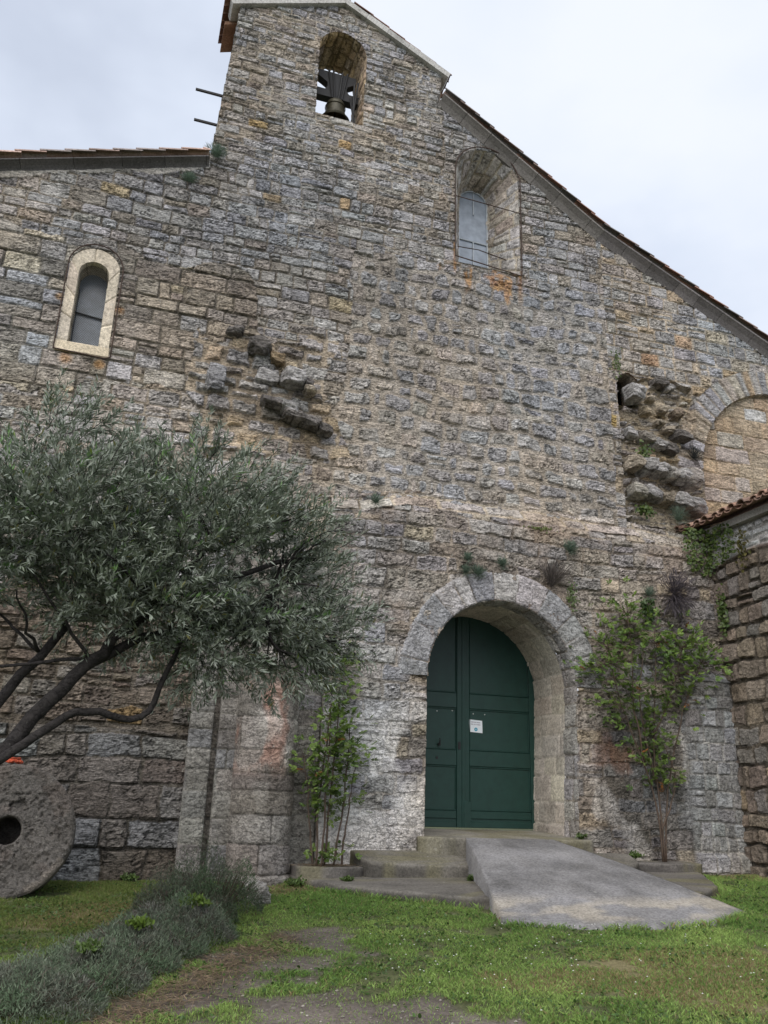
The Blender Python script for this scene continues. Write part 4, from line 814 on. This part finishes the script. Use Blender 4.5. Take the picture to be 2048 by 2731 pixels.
# ==================================================================== LEAF BUILDERS
def unit(v): return v / (np.linalg.norm(v, axis=-1, keepdims=True) + 1e-9)
def leaves(name, P, D, Nn, ln, wd, col, mat, parent=None, fold=.25, shape='lance'):
    n = len(P); D = unit(D); S = unit(np.cross(D, Nn)); U = np.cross(S, D)
    ln = np.broadcast_to(ln, (n,))[:, None]; wd = np.broadcast_to(wd, (n,))[:, None]
    mid = .45 if shape == 'lance' else .5
    a = P; t = P + D * ln; l = P + D * ln * mid + S * wd * .5 + U * wd * fold; r = P + D * ln * mid - S * wd * .5 + U * wd * fold
    if shape == 'oval':
        l1 = P + D * ln * .25 + S * wd * .42 + U * wd * fold; l2 = P + D * ln * .7 + S * wd * .40 + U * wd * fold
        r1 = P + D * ln * .25 - S * wd * .42 + U * wd * fold; r2 = P + D * ln * .7 - S * wd * .40 + U * wd * fold
        V = np.stack([a, r1, r2, t, l2, l1], 1).reshape(-1, 3); b = np.arange(n)[:, None] * 6
        F = np.concatenate([b + np.array([[0, 1, 2, 3]]), b + np.array([[0, 3, 4, 5]])], 0); k = 6
    else:
        V = np.stack([a, r, t, l], 1).reshape(-1, 3); b = np.arange(n)[:, None] * 4
        F = np.concatenate([b + np.array([[0, 1, 2]]), b + np.array([[0, 2, 3]])], 0); k = 4
    return meshobj(name, V, F, mat, parent, np.repeat(col, k, 0), smooth=False)
def blades(name, P, D, ln, wd, col, mat, parent=None, bend=.3, tipcol=None):
    n = len(P); g = np.random.default_rng(n); D = unit(D); az = g.uniform(0, 6.28, n); S = np.stack([np.cos(az), np.sin(az), 0 * az], 1)
    B = np.stack([np.cos(az + 1.57), np.sin(az + 1.57), 0 * az - .2], 1) * (g.random(n) * bend)[:, None]
    ln = np.broadcast_to(ln, (n,))[:, None]; wd = np.broadcast_to(wd, (n,))[:, None]
    m = P + D * ln * .55 + B * ln * .3; t = P + D * ln * .95 + B * ln
    V = np.stack([P - S * wd * .5, P + S * wd * .5, m + S * wd * .38, t, m - S * wd * .38], 1).reshape(-1, 3); b = np.arange(n)[:, None] * 5
    F = (b + np.array([[0, 1, 2, 3, 4]])); tc_ = col if tipcol is None else tipcol
    c = np.stack([col * .75, col * .75, (col + tc_) / 2, tc_, (col + tc_) / 2], 1).reshape(-1, 3)
    return meshobj(name, V, F, mat, parent, c, smooth=False)
def rdir(g, n): return unit(g.normal(size=(n, 3)))

# ==================================================================== OLIVE TREE
g = np.random.default_rng(21)
olive = thing('olive_tree', (-1.55, -5.0, -1.4), 'silvery green olive tree with dark leaning limbs in front of the left wall', 'tree')
b = MB(); b.c = (.045, .041, .04)
def curve(pts, n=10):
    P = np.array(pts, float); d = np.r_[0, np.cumsum(np.linalg.norm(np.diff(P, axis=0), axis=1))]; s = np.linspace(0, d[-1], n)
    Q = np.stack([np.interp(s, d, P[:, j]) for j in range(3)], 1)
    for _ in range(2): Q[1:-1] = .25 * Q[:-2] + .5 * Q[1:-1] + .25 * Q[2:]
    return Q
def limb(pts, r0, r1, n=14, wob=.015, k=0):
    Q = curve(pts, n); Q[1:-1] += wob * 2 * (np.stack([vn(np.arange(1, n - 1) * .9 + k, np.full(n - 2, k + j * 7.3), j) for j in range(3)], 1) - .5)
    b.tube([tuple(q) for q in Q], list(np.linspace(r0, r1, n)), 9); return Q
base_ = (-1.55, -5.0, -1.45); fork = (-1.15, -5.0, -.05)
limb([base_, (-1.5, -5.0, -.8), fork], .17, .11, 10, .03, 1)
limb([fork, (-.73, -5.0, .21), (-.53, -5.0, .53), (-.33, -5.02, .79), (-.09, -4.98, 1.05), (.35, -4.9, 1.55), (.7, -4.8, 2.1)], .068, .028, 22, .03, 2)
limb([(-1.25, -5.0, -.3), (-1.0, -4.9, .2), (-.8, -4.85, .63), (-.65, -4.85, .89), (-.47, -4.8, 1.09), (-.3, -4.6, 1.7), (-.25, -4.5, 2.4)], .052, .024, 20, .03, 3)
limb([(-.78, -5.08, .12), (-.50, -5.1, .33), (-.29, -5.12, .52), (-.13, -5.12, .555), (.05, -5.1, .50), (.23, -5.1, .475), (.32, -5.08, .58), (.37, -5.05, .80), (.5, -5.0, 1.2)], .038, .018, 24, .012, 4)
limb([(-.25, -5.0, .87), (.05, -4.9, 1.12), (.45, -4.8, 1.25), (.9, -4.7, 1.35), (1.4, -4.6, 1.5)], .045, .018, 14, .03, 5)
limb([(.35, -4.9, 1.55), (.9, -4.9, 1.8), (1.5, -4.8, 2.0), (1.9, -4.7, 2.1)], .035, .012, 14, .04, 6)
ELL = [((-.43, -5.0, 2.0), (.85, .95, .85)), ((.55, -4.9, 2.05), (.95, 1.0, .90)), ((1.18, -4.9, 1.72), (.72, .8, .80)), ((-.72, -4.9, 2.80), (.52, .6, .36)), ((.15, -5.0, 1.42), (.85, .75, .40)), ((1.74, -4.9, 1.36), (.36, .45, .32)), ((1.38, -4.9, 1.08), (.50, .5, .30)), ((1.0, -4.9, 1.15), (.6, .6, .35)), ((1.60, -4.8, 2.28), (.28, .4, .28)), ((.75, -4.9, 1.05), (.55, .6, .30)), ((-1.1, -5.0, 1.7), (.6, .8, .6))]
wts = np.array([e[1][0] * e[1][1] * e[1][2] for e in ELL]); wts = wts / wts.sum()
NT = 4900; ei = g.choice(len(ELL), NT, p=wts); cen = np.array([e[0] for e in ELL])[ei]; rad3 = np.array([e[1] for e in ELL])[ei]
dr_ = rdir(g, NT); rr_ = g.random(NT) ** (1 / 2.2); TP = cen + dr_ * rad3 * (rr_ * .93)[:, None]
gapn = .06 * (TP[:, 2] < 1.5) + fb(TP[:, 0] * 2.2 + TP[:, 1] * 1.3, TP[:, 2] * 2.2 + 7, 3, 3); TP = TP[gapn > .415]; dr_ = dr_[gapn > .415]; NT = len(TP)
TD = unit(dr_ * np.array([1, 1, .6]) + np.array([.25, -.05, .35]) + .55 * rdir(g, NT)); TD[:, 2] -= np.where(TP[:, 2] < 1.25, .55, 0.0); TD = unit(TD)
TL = g.uniform(.16, .34, NT)
for k in range(0, NT):
    if k % 2 == 0:
        p0 = TP[k]; p1 = p0 + TD[k] * TL[k]; b.tube([tuple(p0), tuple((p0 + p1) / 2 + g.normal(size=3) * .01), tuple(p1)], [.004, .003, .0015], 3, cap=False)
for k in range(46):                                   # boughs reaching into the crown
    e = ELL[g.integers(len(ELL))]; tgt = np.array(e[0]) + g.normal(size=3) * np.array(e[1]) * .5
    st0 = [(-.2, -5, .95), (.35, -4.9, 1.55), (-.3, -4.6, 1.7), (.7, -4.8, 2.0), (.9, -4.8, 1.75), (-.6, -4.85, 1.0)][g.integers(6)]
    st0 = min([(-.2, -5, .95), (.35, -4.9, 1.55), (-.3, -4.6, 1.7), (.7, -4.8, 2.0), (1.2, -4.75, 1.6), (-.6, -4.85, 1.0)], key=lambda q: np.linalg.norm(np.array(q) - tgt) * g.uniform(.7, 1.3))
    mid_ = (np.array(st0) + tgt) / 2 + g.normal(size=3) * .1; limb([st0, tuple(mid_), tuple(tgt)], .016, .006, 9, .03, k + 10)
b.build('trunk', M['bark'], olive, smooth=True)
per = 24; k = np.arange(per) / per
P = (TP[:, None, :] + TD[:, None, :] * (TL[:, None] * k[None])[..., None]).reshape(-1, 3); n = len(P)
TDr = np.repeat(TD, per, 0); sd_ = unit(np.cross(TDr, rdir(g, n)))
D_ = unit(TDr * .75 + sd_ * .75 + np.array([0, 0, .12])); Nn = unit(np.array([0, -.15, 1.0]) + .75 * rdir(g, n))
tone = np.repeat(g.random(NT), per) * .6 + g.random(n) * .4
col = np.array((.045, .07, .04))[None] * (1 - tone[:, None]) + np.array((.28, .32, .24))[None] * tone[:, None]
yel = g.random(n) < .035; col[yel] = np.array((.17, .17, .055)); gre = np.repeat(g.random(NT) < .05, per); col[gre] = col[gre] * np.array((1.1, 1.6, .8))
leaves('crown', P, D_, Nn, g.uniform(.05, .082, n), g.uniform(.012, .017, n), col, M['olive'], olive, fold=.15)

# ==================================================================== ROSES
def rose(name, base, stems, clusters, label, nleaf, seed, dens=1.0):
    g = np.random.default_rng(seed); t = thing(name, base, label, 'rose bush'); b = MB(); b.c = (.08, .05, .035); pts = []
    for s in stems:
        Q = curve(s, 16); Q[1:-1] += .03 * (np.stack([vn(np.arange(1, 15) * .8 + seed, np.full(14, j * 3.1 + len(pts)), j) for j in range(3)], 1) - .5)
        b.tube([tuple(q) for q in Q], list(np.linspace(.016, .006, 16)), 6); pts.append(Q)
    AP = np.concatenate(pts)
    P = []; D = []; Nn = []; C_ = []; Ls = []
    for (c, r_, cnt, tone) in clusters:
        for _ in range(int(cnt * dens * 1.5)):
            q = np.array(c) + g.normal(size=3) * np.array(r_) * .5
            near = AP[np.argmin(np.linalg.norm(AP - q, axis=1))]
            if g.random() < .5: b.tube([tuple(near), tuple((near + q) / 2 + g.normal(size=3) * .02), tuple(q)], [.004, .003, .002], 3, cap=False)
            ax_ = unit(unit(q - near) + np.array([0, -.35, .25]) + .6 * rdir(g, 1)[0])
            nup = unit(np.array([0, -.45, .9]) + .6 * rdir(g, 1)[0]); s_ = unit(np.cross(ax_, nup))
            young = g.random(); cc = np.array((.07, .13, .03)) * (1 - young) + np.array((.18, .26, .055)) * young
            cc = cc * tone
            if g.random() < .012: cc = np.array((.22, .10, .03))
            for j, (al_, sd2) in enumerate(((.0, 1), (.0, -1), (.5, 1), (.5, -1), (.9, 0))):
                p0 = q + ax_ * .055 * al_; d_ = ax_ * (.5 if sd2 else 1.) + s_ * sd2 * .9
                P.append(p0); D.append(d_); Nn.append(nup + .3 * rdir(g, 1)[0]); C_.append(cc * g.uniform(.8, 1.2)); Ls.append(g.uniform(.044, .074))
    b.build('stems', M['stem'], t, smooth=True)
    Ls = np.array(Ls); leaves('foliage', np.array(P), np.array(D), np.array(Nn), Ls, Ls * .66, np.array(C_), M['leaf'], t, fold=.12, shape='oval'); return t
rose('rose_bush', (2.92, -.62, -.95), [[(2.80, -.62, -.95), (2.78, -.6, -.2), (2.85, -.55, .5), (2.95, -.5, 1.5)], [(2.90, -.62, -.95), (2.95, -.6, .0), (3.0, -.55, .8), (3.05, -.5, 1.7)], [(3.02, -.62, -.95), (3.12, -.6, -.2), (3.2, -.55, .5), (3.2, -.5, .9)], [(3.12, -.62, -.95), (3.22, -.6, -.1), (3.3, -.55, .35)], [(2.76, -.62, -.95), (2.65, -.62, -.1), (2.56, -.62, .45)], [(2.85, -.65, -.95), (2.88, -.65, .2), (2.9, -.6, 1.0)]],
     [((2.98, -.6, 1.50), (.26, .18, .40), 46, 1.0), ((3.02, -.6, 1.02), (.30, .2, .28), 46, 1.15), ((3.08, -.6, .55), (.36, .22, .42), 76, .9), ((2.86, -.62, .32), (.34, .2, .36), 52, .9), ((2.56, -.64, .44), (.16, .14, .18), 16, 1.2), ((3.0, -.6, .0), (.36, .2, .36), 46, .8), ((2.72, -.62, -.05), (.2, .16, .3), 18, .85), ((2.95, -.62, -.75), (.3, .16, .14), 18, .8), ((3.1, -.45, 1.72), (.16, .1, .14), 12, 1.1)],
     'slim climbing rose with bare stems between the half column and the door', 5, 31, 1.0)
rose('rose_bush', (8.12, -.5, -.85), [[(8.15, -.5, -.85), (8.1, -.5, .0), (7.95, -.5, .6), (7.70, -.5, 1.05), (7.5, -.52, 1.7), (7.4, -.52, 2.3)], [(8.18, -.5, -.85), (8.15, -.48, .2), (8.15, -.48, 1.0), (8.25, -.5, 2.0), (8.3, -.5, 2.7)], [(8.2, -.5, -.85), (8.30, -.48, .0), (8.45, -.46, .6), (8.7, -.5, 1.4), (9.1, -.55, 2.2)], [(8.15, -.5, -.4), (8.45, -.48, .1), (8.5, -.48, .5), (8.3, -.48, .9)], [(7.95, -.5, .6), (7.8, -.5, 1.4), (7.85, -.5, 2.4), (7.8, -.5, 2.9)], [(8.15, -.48, 1.0), (8.5, -.5, 1.6), (8.8, -.5, 2.4)], [(8.12, -.5, .3), (7.9, -.5, 1.5), (8.05, -.5, 2.3)]],
     [((7.40, -.52, 2.15), (.5, .26, .50), 76, 1.0), ((7.85, -.5, 2.60), (.5, .25, .5), 72, 1.15), ((8.40, -.52, 2.45), (.55, .28, .40), 84, 1.25), ((8.95, -.55, 2.30), (.45, .25, .42), 66, 1.2), ((7.55, -.52, 1.55), (.5, .25, .4), 60, .9), ((8.15, -.5, 1.55), (.55, .25, .55), 70, .85), ((8.75, -.52, 1.75), (.4, .25, .4), 36, .9), ((8.05, -.5, .85), (.42, .22, .5), 66, .9), ((8.3, -.5, .35), (.3, .2, .3), 30, .9), ((7.0, -.5, 1.98), (.24, .16, .12), 18, 1.2), ((9.35, -.6, 2.25), (.2, .15, .25), 16, 1.15), ((7.75, -.5, 3.0), (.22, .14, .18), 16, 1.2)],
     'spreading climbing rose with yellow green leaves between the door and the side wall', 5, 37, 1.0)

# ==================================================================== LAVENDER ROW
def lavender(name, loc, r, h, seed, label, n=4200, group='lavender bushes in the front row', flip_green=0.3, parent_mat=None):
    g = np.random.default_rng(seed); t = thing(name, loc, label, 'lavender', group)
    th_ = g.uniform(0, 6.28, n); rr_ = np.sqrt(g.random(n)); el_ = np.sqrt(1 - np.clip(rr_, 0, 1) ** 2 * .95)
    lump = .45 + 1.1 * fb(np.cos(th_) * rr_ * 3 + seed, np.sin(th_) * rr_ * 3, 3, 3)
    P = np.stack([np.cos(th_) * rr_ * r, np.sin(th_) * rr_ * r, el_ * h * lump * g.uniform(.35, .95, n)], 1)
    D = unit(np.stack([np.cos(th_) * rr_ * .8, np.sin(th_) * rr_ * .8, .55 + 0 * th_], 1) + .95 * rdir(g, n))
    tone = np.clip(fb(P[:, 0] * 5 + seed, P[:, 1] * 5 + P[:, 2] * 5, 6, 3) * 1.6 - .3, 0, 1)[:, None]
    c = np.array((.19, .18, .175)) * (1 - tone) + np.array((.14, .205, .125)) * tone; c = c * g.uniform(.6, 1.45, (n, 1))
    c = c * (np.array((.62, .72, .55)) if seed < 302 else np.array((1., 1., .95))); dead = g.random(n) < .10; c[dead] = np.array((.16, .13, .11))
    P = P + np.array(loc)
    blades('foliage', P, D, g.uniform(.022, .062, n), g.uniform(.004, .007, n), c, M['herb'], t, .5)
    m = 160; th2 = g.uniform(0, 6.28, m); b = MB(); b.c = (.07, .055, .05)
    for q in th2:
        e = r * g.uniform(.3, .95); b.tube([tuple(np.array(loc) + (g.normal() * .05, g.normal() * .05, 0)), tuple(np.array(loc) + (math.cos(q) * e * .7, math.sin(q) * e * .7, h * .3)), tuple(np.array(loc) + (math.cos(q) * e, math.sin(q) * e, h * g.uniform(.4, .7)))], [.006, .004, .002], 3, cap=False)
    b.build('stems', M['stem'], t); return t
lav = [(1.20, -2.52, .52, .62, 'full green lavender bush at the far end of the row beside the edging stone'), (.92, -2.98, .48, .50, 'greyish lavender bush second from the edging stone, browner than its neighbours'), (.85, -3.55, .46, .36, 'lavender bush mixed with bright green weeds near the middle of the row'), (.52, -4.0, .48, .36, 'grey lavender bush in front of the mossy lawn in mid row'),
       (.28, -4.55, .46, .34, 'low lavender bush with a bright weed growing at its front'), (.02, -5.05, .46, .34, 'dull grey lavender bush near the left edge of the lawn'), (-.30, -5.55, .48, .36, 'silvery grey lavender bush nearest the camera at the bottom left corner'), (-.62, -5.15, .4, .3, 'lavender bush cut by the left edge of the picture')]
for i, (x, y, r_, h_, lb) in enumerate(lav):
    lavender('lavender_bush', (x, y, float(gz(x, y)) - .02), r_ * 1.1, h_ * (1.1 if i < 3 else .88), 300 + i, lb, 13000)

# ==================================================================== PLANTS ON THE WALLS
def tuft(loc, r, n, label, seed, c0=(.10, .14, .105), name='wall_tuft', grp='grey green tufts rooted in the wall', up=.5, dead=False, ln=(.05, .11), cat='wall plant'):
    g = np.random.default_rng(seed); D = unit(np.array([0, -.75, up]) + .85 * rdir(g, n)); D[:, 1] = -np.abs(D[:, 1])
    P = np.array(loc) + D * (g.random(n) * r)[:, None] * np.array([1, .8, 1])
    c = np.array(c0)[None] * g.uniform(.6, 1.4, (n, 1))
    o = blades(name, P, unit(D + .4 * rdir(g, n)), g.uniform(*ln, n), g.uniform(.004, .008, n), c, M['herb'], None, .3)
    return props(o, label, cat, grp)
TF = [((.53, -.05, 10.24), .20, 420, 'spiky tuft at the foot of the bell gable where the left roof ends'), ((.14, -.03, 9.62), .13, 260, 'green tuft on the wall just below the left roof'), ((3.51, -.31, 4.28), .12, 240, 'green tuft near the left end of the porch ledge beside the olive crown'),
      ((5.06, -.31, 3.55), .08, 160, 'small tuft topmost of the three over the left of the door arch'), ((5.03, -.31, 3.34), .08, 150, 'small tuft lower left of the three over the door arch'), ((5.24, -.31, 3.32), .12, 240, 'fuller grey tuft directly on the crown of the door arch'), ((5.66, -.31, 3.52), .10, 200, 'rounded tuft above the middle of the door arch'),
      ((6.89, -.31, 3.90), .14, 300, 'dense round blue green tuft high on the right of the door arch'), ((9.76, -.05, 6.10), .2, 300, 'dark bushy tuft on the broken masonry beside the blind arch'), ((9.22, -.12, 4.80), .22, 340, 'pale tuft on the ledge beside the tiles of the side wall'), ((8.36, -.32, 3.30), .12, 180, 'small pale tuft left of the hanging dry clump by the corner')]
for i, (p, r_, n_, lb) in enumerate(TF): tuft(p, r_ * 1.1, n_ * 2, lb, 400 + i, (.07, .075, .075) if 'dark' in lb else (.17, .23, .175))
t1 = tuft((6.52, -.33, 3.25), .30, 300, 'twiggy dry bush rooted above the right shoulder of the door arch', 420, (.14, .12, .11), 'dry_wall_bush', None, 1.1, ln=(.18, .38))
t2 = tuft((8.78, -.42, 3.36), .34, 1800, 'hanging purple grey dry clump in the corner above the rose', 421, (.15, .13, .145), 'dry_wall_bush', None, -.15, ln=(.10, .28))
def ivy(name, boxf, n, label, seed, size=(.04, .075), cat='ivy', c0=(.05, .09, .025), c1=(.12, .16, .04)):
    g = np.random.default_rng(seed); P, nr = boxf(g, n); D = unit(np.array([0, 0, -.8]) + .8 * rdir(g, n)); Nn = unit(nr + .55 * rdir(g, n)); t_ = g.random((n, 1))
    c = np.array(c0) * (1 - t_) + np.array(c1) * t_; Ls = g.uniform(*size, n)
    return props(leaves(name, P, D, Nn, Ls, Ls * .85, c, M['leaf'], None, .08, 'oval'), label, cat)
def bf(cx, cy, cz, rx, ry, rz, nrm):
    def f(g, n):
        q = g.normal(size=(n, 3)) * .42; q = np.clip(q, -1.2, 1.2); return np.array([cx, cy, cz]) + q * np.array([rx, ry, rz]), np.array(nrm, float)
    return f
def ivy_corner(g, n):
    # hangs under the tiles, on the porch front and on the side wall face
    k = g.random(n) < .5
    x = np.where(k, g.uniform(9.15, 9.68, n), 9.66 - g.random(n) * .06); y = np.where(k, -.34 - g.random(n) * .06, -g.uniform(.3, 1.0, n)); dpt = g.random(n) ** 1.4
    z = 4.60 - dpt * np.where(k, .85, .75) * (1 - .5 * np.abs(np.where(k, x - 9.5, y + .4)))
    return np.stack([x, y, z], 1), np.array([-.5, -.8, .2])
ivy('ivy', ivy_corner, 620, 'ivy hanging under the tile coping in the corner of porch and side wall', 501)
ivy('ivy', bf(8.30, -.40, 3.05, .20, .06, .28, (0, -1, .2)), 190, 'dark ivy clump beside the dry hanging clump in the corner', 502, c0=(.03, .06, .02), c1=(.07, .11, .035))
ivy('ivy', bf(9.66, -.52, 3.15, .05, .10, .42, (-.6, -.8, .2)), 150, 'narrow ivy strip down the joint of porch and side wall', 503)
ivy('ivy', bf(9.64, -1.15, 4.1, .04, .14, .4, (-1, 0, .2)), 90, 'thin ivy trail on the side wall right of the big ivy', 504, c0=(.10, .10, .03), c1=(.17, .15, .05))
ivy('ivy', bf(8.62, -.16, 5.98, .15, .12, .25, (0, -1, .2)), 120, 'ivy sprigs between the broken stones of the lost vault', 505)
ivy('ivy', bf(8.55, -.14, 4.92, .20, .10, .10, (0, -1, .2)), 110, 'low green creeper on the ledge below the broken stones', 506)
ivy('ivy', bf(8.22, -.06, 7.85, .14, .05, .34, (0, -1, .2)), 90, 'thin creeper on the wall above the dark niche', 507, size=(.03, .05))
ivy('ivy', bf(6.90, -.33, 3.15, .10, .05, .26, (0, -1, .2)), 90, 'sparse creeper at the right shoulder of the door arch', 508, size=(.03, .05), c0=(.08, .12, .04), c1=(.15, .2, .07))
ivy('ivy', bf(6.4, -.31, 4.25, .35, .04, .05, (0, -1, .2)), 70, 'fine creeper in a joint under the porch ledge', 509, size=(.025, .04), c0=(.09, .12, .03), c1=(.16, .18, .05))
# weeds at the foot of the walls
def weed(loc, r, n, label, seed, c=(.08, .13, .03)):
    g = np.random.default_rng(seed); D = unit(np.array([0, -.1, .9]) + .8 * rdir(g, n)); D[:, 2] = np.abs(D[:, 2]); n = n * 3; D = unit(np.array([0, -.1, .5]) + 1.0 * rdir(g, n)); P = np.array(loc) + g.normal(size=(n, 3)) * np.array([r, r, r * .5]) * .26
    P[:, 2] = np.maximum(P[:, 2], loc[2] + .005); Ls = g.uniform(.028, .055, n); cc = np.array(c) * g.uniform(.6, 1.5, (n, 1))
    return props(leaves('weed', P, D, unit(np.array([0, -.5, .8]) + .6 * rdir(g, n)), Ls, Ls * .5, cc, M['leaf'], None, .1, 'oval'), label, 'weed', 'weeds at the foot of the masonry')
for i, (p, r_, n_, lb) in enumerate([((6.86, -.36, -.50), .12, 50, 'small weed at the foot of the right door jamb'), ((7.18, -.40, -.80), .18, 90, 'upright weed on the step right of the ramp'), ((7.72, -.42, -.75), .16, 80, 'weed at the wall foot left of the spreading rose'), ((3.48, -.45, -.96), .15, 120, 'leafy weed between the left kerb and the upper step'), ((3.1, -1.05, -1.03), .12, 90, 'flat weed on the lower step in front of the left kerb'), ((4.72, -1.25, -1.0), .12, 60, 'bright grassy weed at the ramp side on the lower step'), ((2.52, -.75, -1.1), .2, 110, 'weed in the gap between the half column and the lower step'), ((.5, -.12, -1.1), .16, 80, 'weed at the wall foot right of the millstone'), ((10.0, -1.3, -1.0), .15, 120, 'dark weed at the foot of the side wall'),
        ((.95, -3.62, -.98), .17, 200, 'bright lime green weed growing through the lavender'), ((.45, -4.35, -1.05), .14, 150, 'lime green weed at the front of the lavender row'), ((.08, -5.0, -1.12), .14, 140, 'broad leaved weed in the nearer lavender')]):
    weed(p, r_, n_, lb, 600 + i, (.11, .17, .03) if 'lime' in lb else (.075, .12, .03))

# ==================================================================== GRASS, LITTER
g = np.random.default_rng(77)
n = 720000; x = g.uniform(-4.6, 11.0, n); y = g.uniform(-8.2, -.05, n)
# denser towards the camera side of the picture frame only through the clump noise
dmk = dirt_mask(x, y); clump = fb(x * 3.5, y * 3.5, 4, 3)
def inpoly2(x, y, poly): return pinpoly(x, y, poly)
stepP = [(2.48, .2), (2.52, -.64), (2.88, -1.38), (3.42, -2.02), (4.32, -2.70), (4.06, -3.38), (4.48, -3.64), (5.0, -3.84), (5.72, -3.93), (6.42, -3.84), (7.06, -3.42), (7.3, -2.62), (7.85, -2.15), (8.2, -1.5), (8.55, -.9), (8.8, .2)]
ok = (g.random(n) > dmk * .80 + .02) & ~inpoly2(x, y, stepP) & (clump > .28 + .15 * g.random(n)) & (x < 10.5)
ok &= ~((np.hypot((x + .93) / .8, (y + 1.0) / .25) < 1)) & ~((np.hypot((x - 2.08) / .5, (y + .16) / .5)) < 1) & ~((x > 8.8) & (y > -.6)) & ~((x > 1.0) & (x < 2.9) & (y > -.22)) & (x < 9.72)
x = x[ok]; y = y[ok]; n = len(x); z = ground_h(x, y) - .005; dmk = dirt_mask(x, y); drk = dry_mask(x, y)
D = unit(np.array([0, 0, 1.0]) + .55 * rdir(g, n)); D[:, 2] = np.abs(D[:, 2])
tn = np.clip(fb(x * 1.2 + 3, y * 1.2, 9, 4) * 1.5 - .25 + .35 * (g.random(n) - .5), 0, 1)[:, None]
c = np.array((.10, .185, .042)) * (1 - tn) + np.array((.25, .34, .10)) * tn; c = c * g.uniform(.8, 1.6, (n, 1))
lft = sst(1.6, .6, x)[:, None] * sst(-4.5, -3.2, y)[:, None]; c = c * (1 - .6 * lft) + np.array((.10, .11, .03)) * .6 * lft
dd = (g.random(n) < .07 + .45 * drk)[:, None]; c = np.where(dd, np.array((.27, .22, .11)) * g.uniform(.7, 1.2, (n, 1)), c)
edgeb = inpoly2(x, y, [(5.5 + (a_ - 5.5) * 1.035, -1.5 + (b_ + 1.5) * 1.05) for a_, b_ in stepP]); lnn = g.uniform(.022, .055, n) * (1 + .9 * edgeb) * (.6 + .8 * fb(x * 2, y * 2, 11, 3)) * (1 - .5 * dmk)
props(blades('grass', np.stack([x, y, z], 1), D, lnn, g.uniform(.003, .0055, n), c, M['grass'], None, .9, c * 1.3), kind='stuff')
# clover / plantain leaves low in the lawn
n = 42000; x = g.uniform(-1.5, 9.6, n); y = g.uniform(-8, -.4, n); ok = (~inpoly2(x, y, stepP)) & (fb(x * 2.2, y * 2.2, 8, 3) > .48) & (g.random(n) > dirt_mask(x, y) * .85) & ~((x > 1.0) & (y > -.25)) & ~((x > 8.8) & (y > -.6)); x = x[ok]; y = y[ok]; n = len(x)
D = unit(rdir(g, n) * np.array([1, 1, .3]) + np.array([0, 0, .25])); Ls = g.uniform(.018, .04, n)
props(leaves('clover', np.stack([x, y, ground_h(x, y) + g.uniform(.0, .03, n)], 1), D, unit(np.array([0, 0, 1]) + .4 * rdir(g, n)), Ls, Ls * .7, np.array((.065, .12, .03)) * g.uniform(.6, 1.5, (n, 1)), M['leaf'], None, .1, 'oval'), kind='stuff')
# daisies
n = 110; x = g.uniform(1.8, 6.0, n); y = g.uniform(-6.4, -3.6, n); ok = ~inpoly2(x, y, stepP) & (dirt_mask(x, y) < .4); x = x[ok]; y = y[ok]; b = MB(); b.c = (.75, .75, .72)
for a_, c_ in zip(x, y):
    zz_ = float(ground_h(a_, c_)) + .05; r_ = .008; b.add([(a_ + r_ * math.cos(q), c_ + r_ * math.sin(q), zz_ + .003 * math.sin(q * 3)) for q in np.linspace(0, 6.28, 7)[:-1]] + [(a_, c_, zz_ + .005)], [(i, (i + 1) % 6, 6) for i in range(6)])
props(b.build('daisies', M['leaf']), kind='stuff')
# straw and dry leaves by the lavender and the rose bed
n = 5200; s_ = g.random(n); k = g.random(n)
x = np.where(k < .75, 1.55 - 1.75 * s_ + g.normal(size=n) * .16 + .28, np.where(k < .9, 2.3 + g.normal(size=n) * .3, 3.0 + g.normal(size=n) * .25)); y = np.where(k < .75, -3.3 - 2.7 * s_ + g.normal(size=n) * .16 - .22, np.where(k < .9, -.95 + g.normal(size=n) * .18, -.55 + g.normal(size=n) * .10))
z = np.where(k < .9, ground_h(x, y) + .012, -.89); az_ = g.uniform(0, 6.28, n); D = np.stack([np.cos(az_), np.sin(az_), g.uniform(-.05, .25, n)], 1)
props(blades('dry_straw', np.stack([x, y, z], 1), D, g.uniform(.05, .16, n), g.uniform(.005, .010, n), np.array((.36, .27, .18)) * g.uniform(.4, 1.25, (n, 1)), M['grass'], None, .2), kind='stuff')
# pebbles on the bare soil
n = 700; x = g.uniform(-.2, 3.6, n); y = g.uniform(-7.2, -3.6, n); ok = dirt_mask(x, y) > .5; x = x[ok]; y = y[ok]; b = MB()
for a_, c_ in zip(x, y):
    zz_ = float(ground_h(a_, c_)) - .012; r_ = float(g.uniform(.006, .018)); v_ = float(g.uniform(.7, 1.3)); b.c = (.30 * v_, .28 * v_, .25 * v_)
    b.add([(a_ + r_ * math.cos(q), c_ + r_ * .8 * math.sin(q), zz_ + (.3 if i % 2 else .2) * r_) for i, q in enumerate(np.linspace(0, 6.28, 7)[:-1])] + [(a_, c_, zz_ + r_ * .8), (a_, c_, zz_ - r_ * .3)], [(i, (i + 1) % 6, 6) for i in range(6)] + [((i + 1) % 6, i, 7) for i in range(6)])
props(b.build('pebbles', M['soil']), kind='stuff')
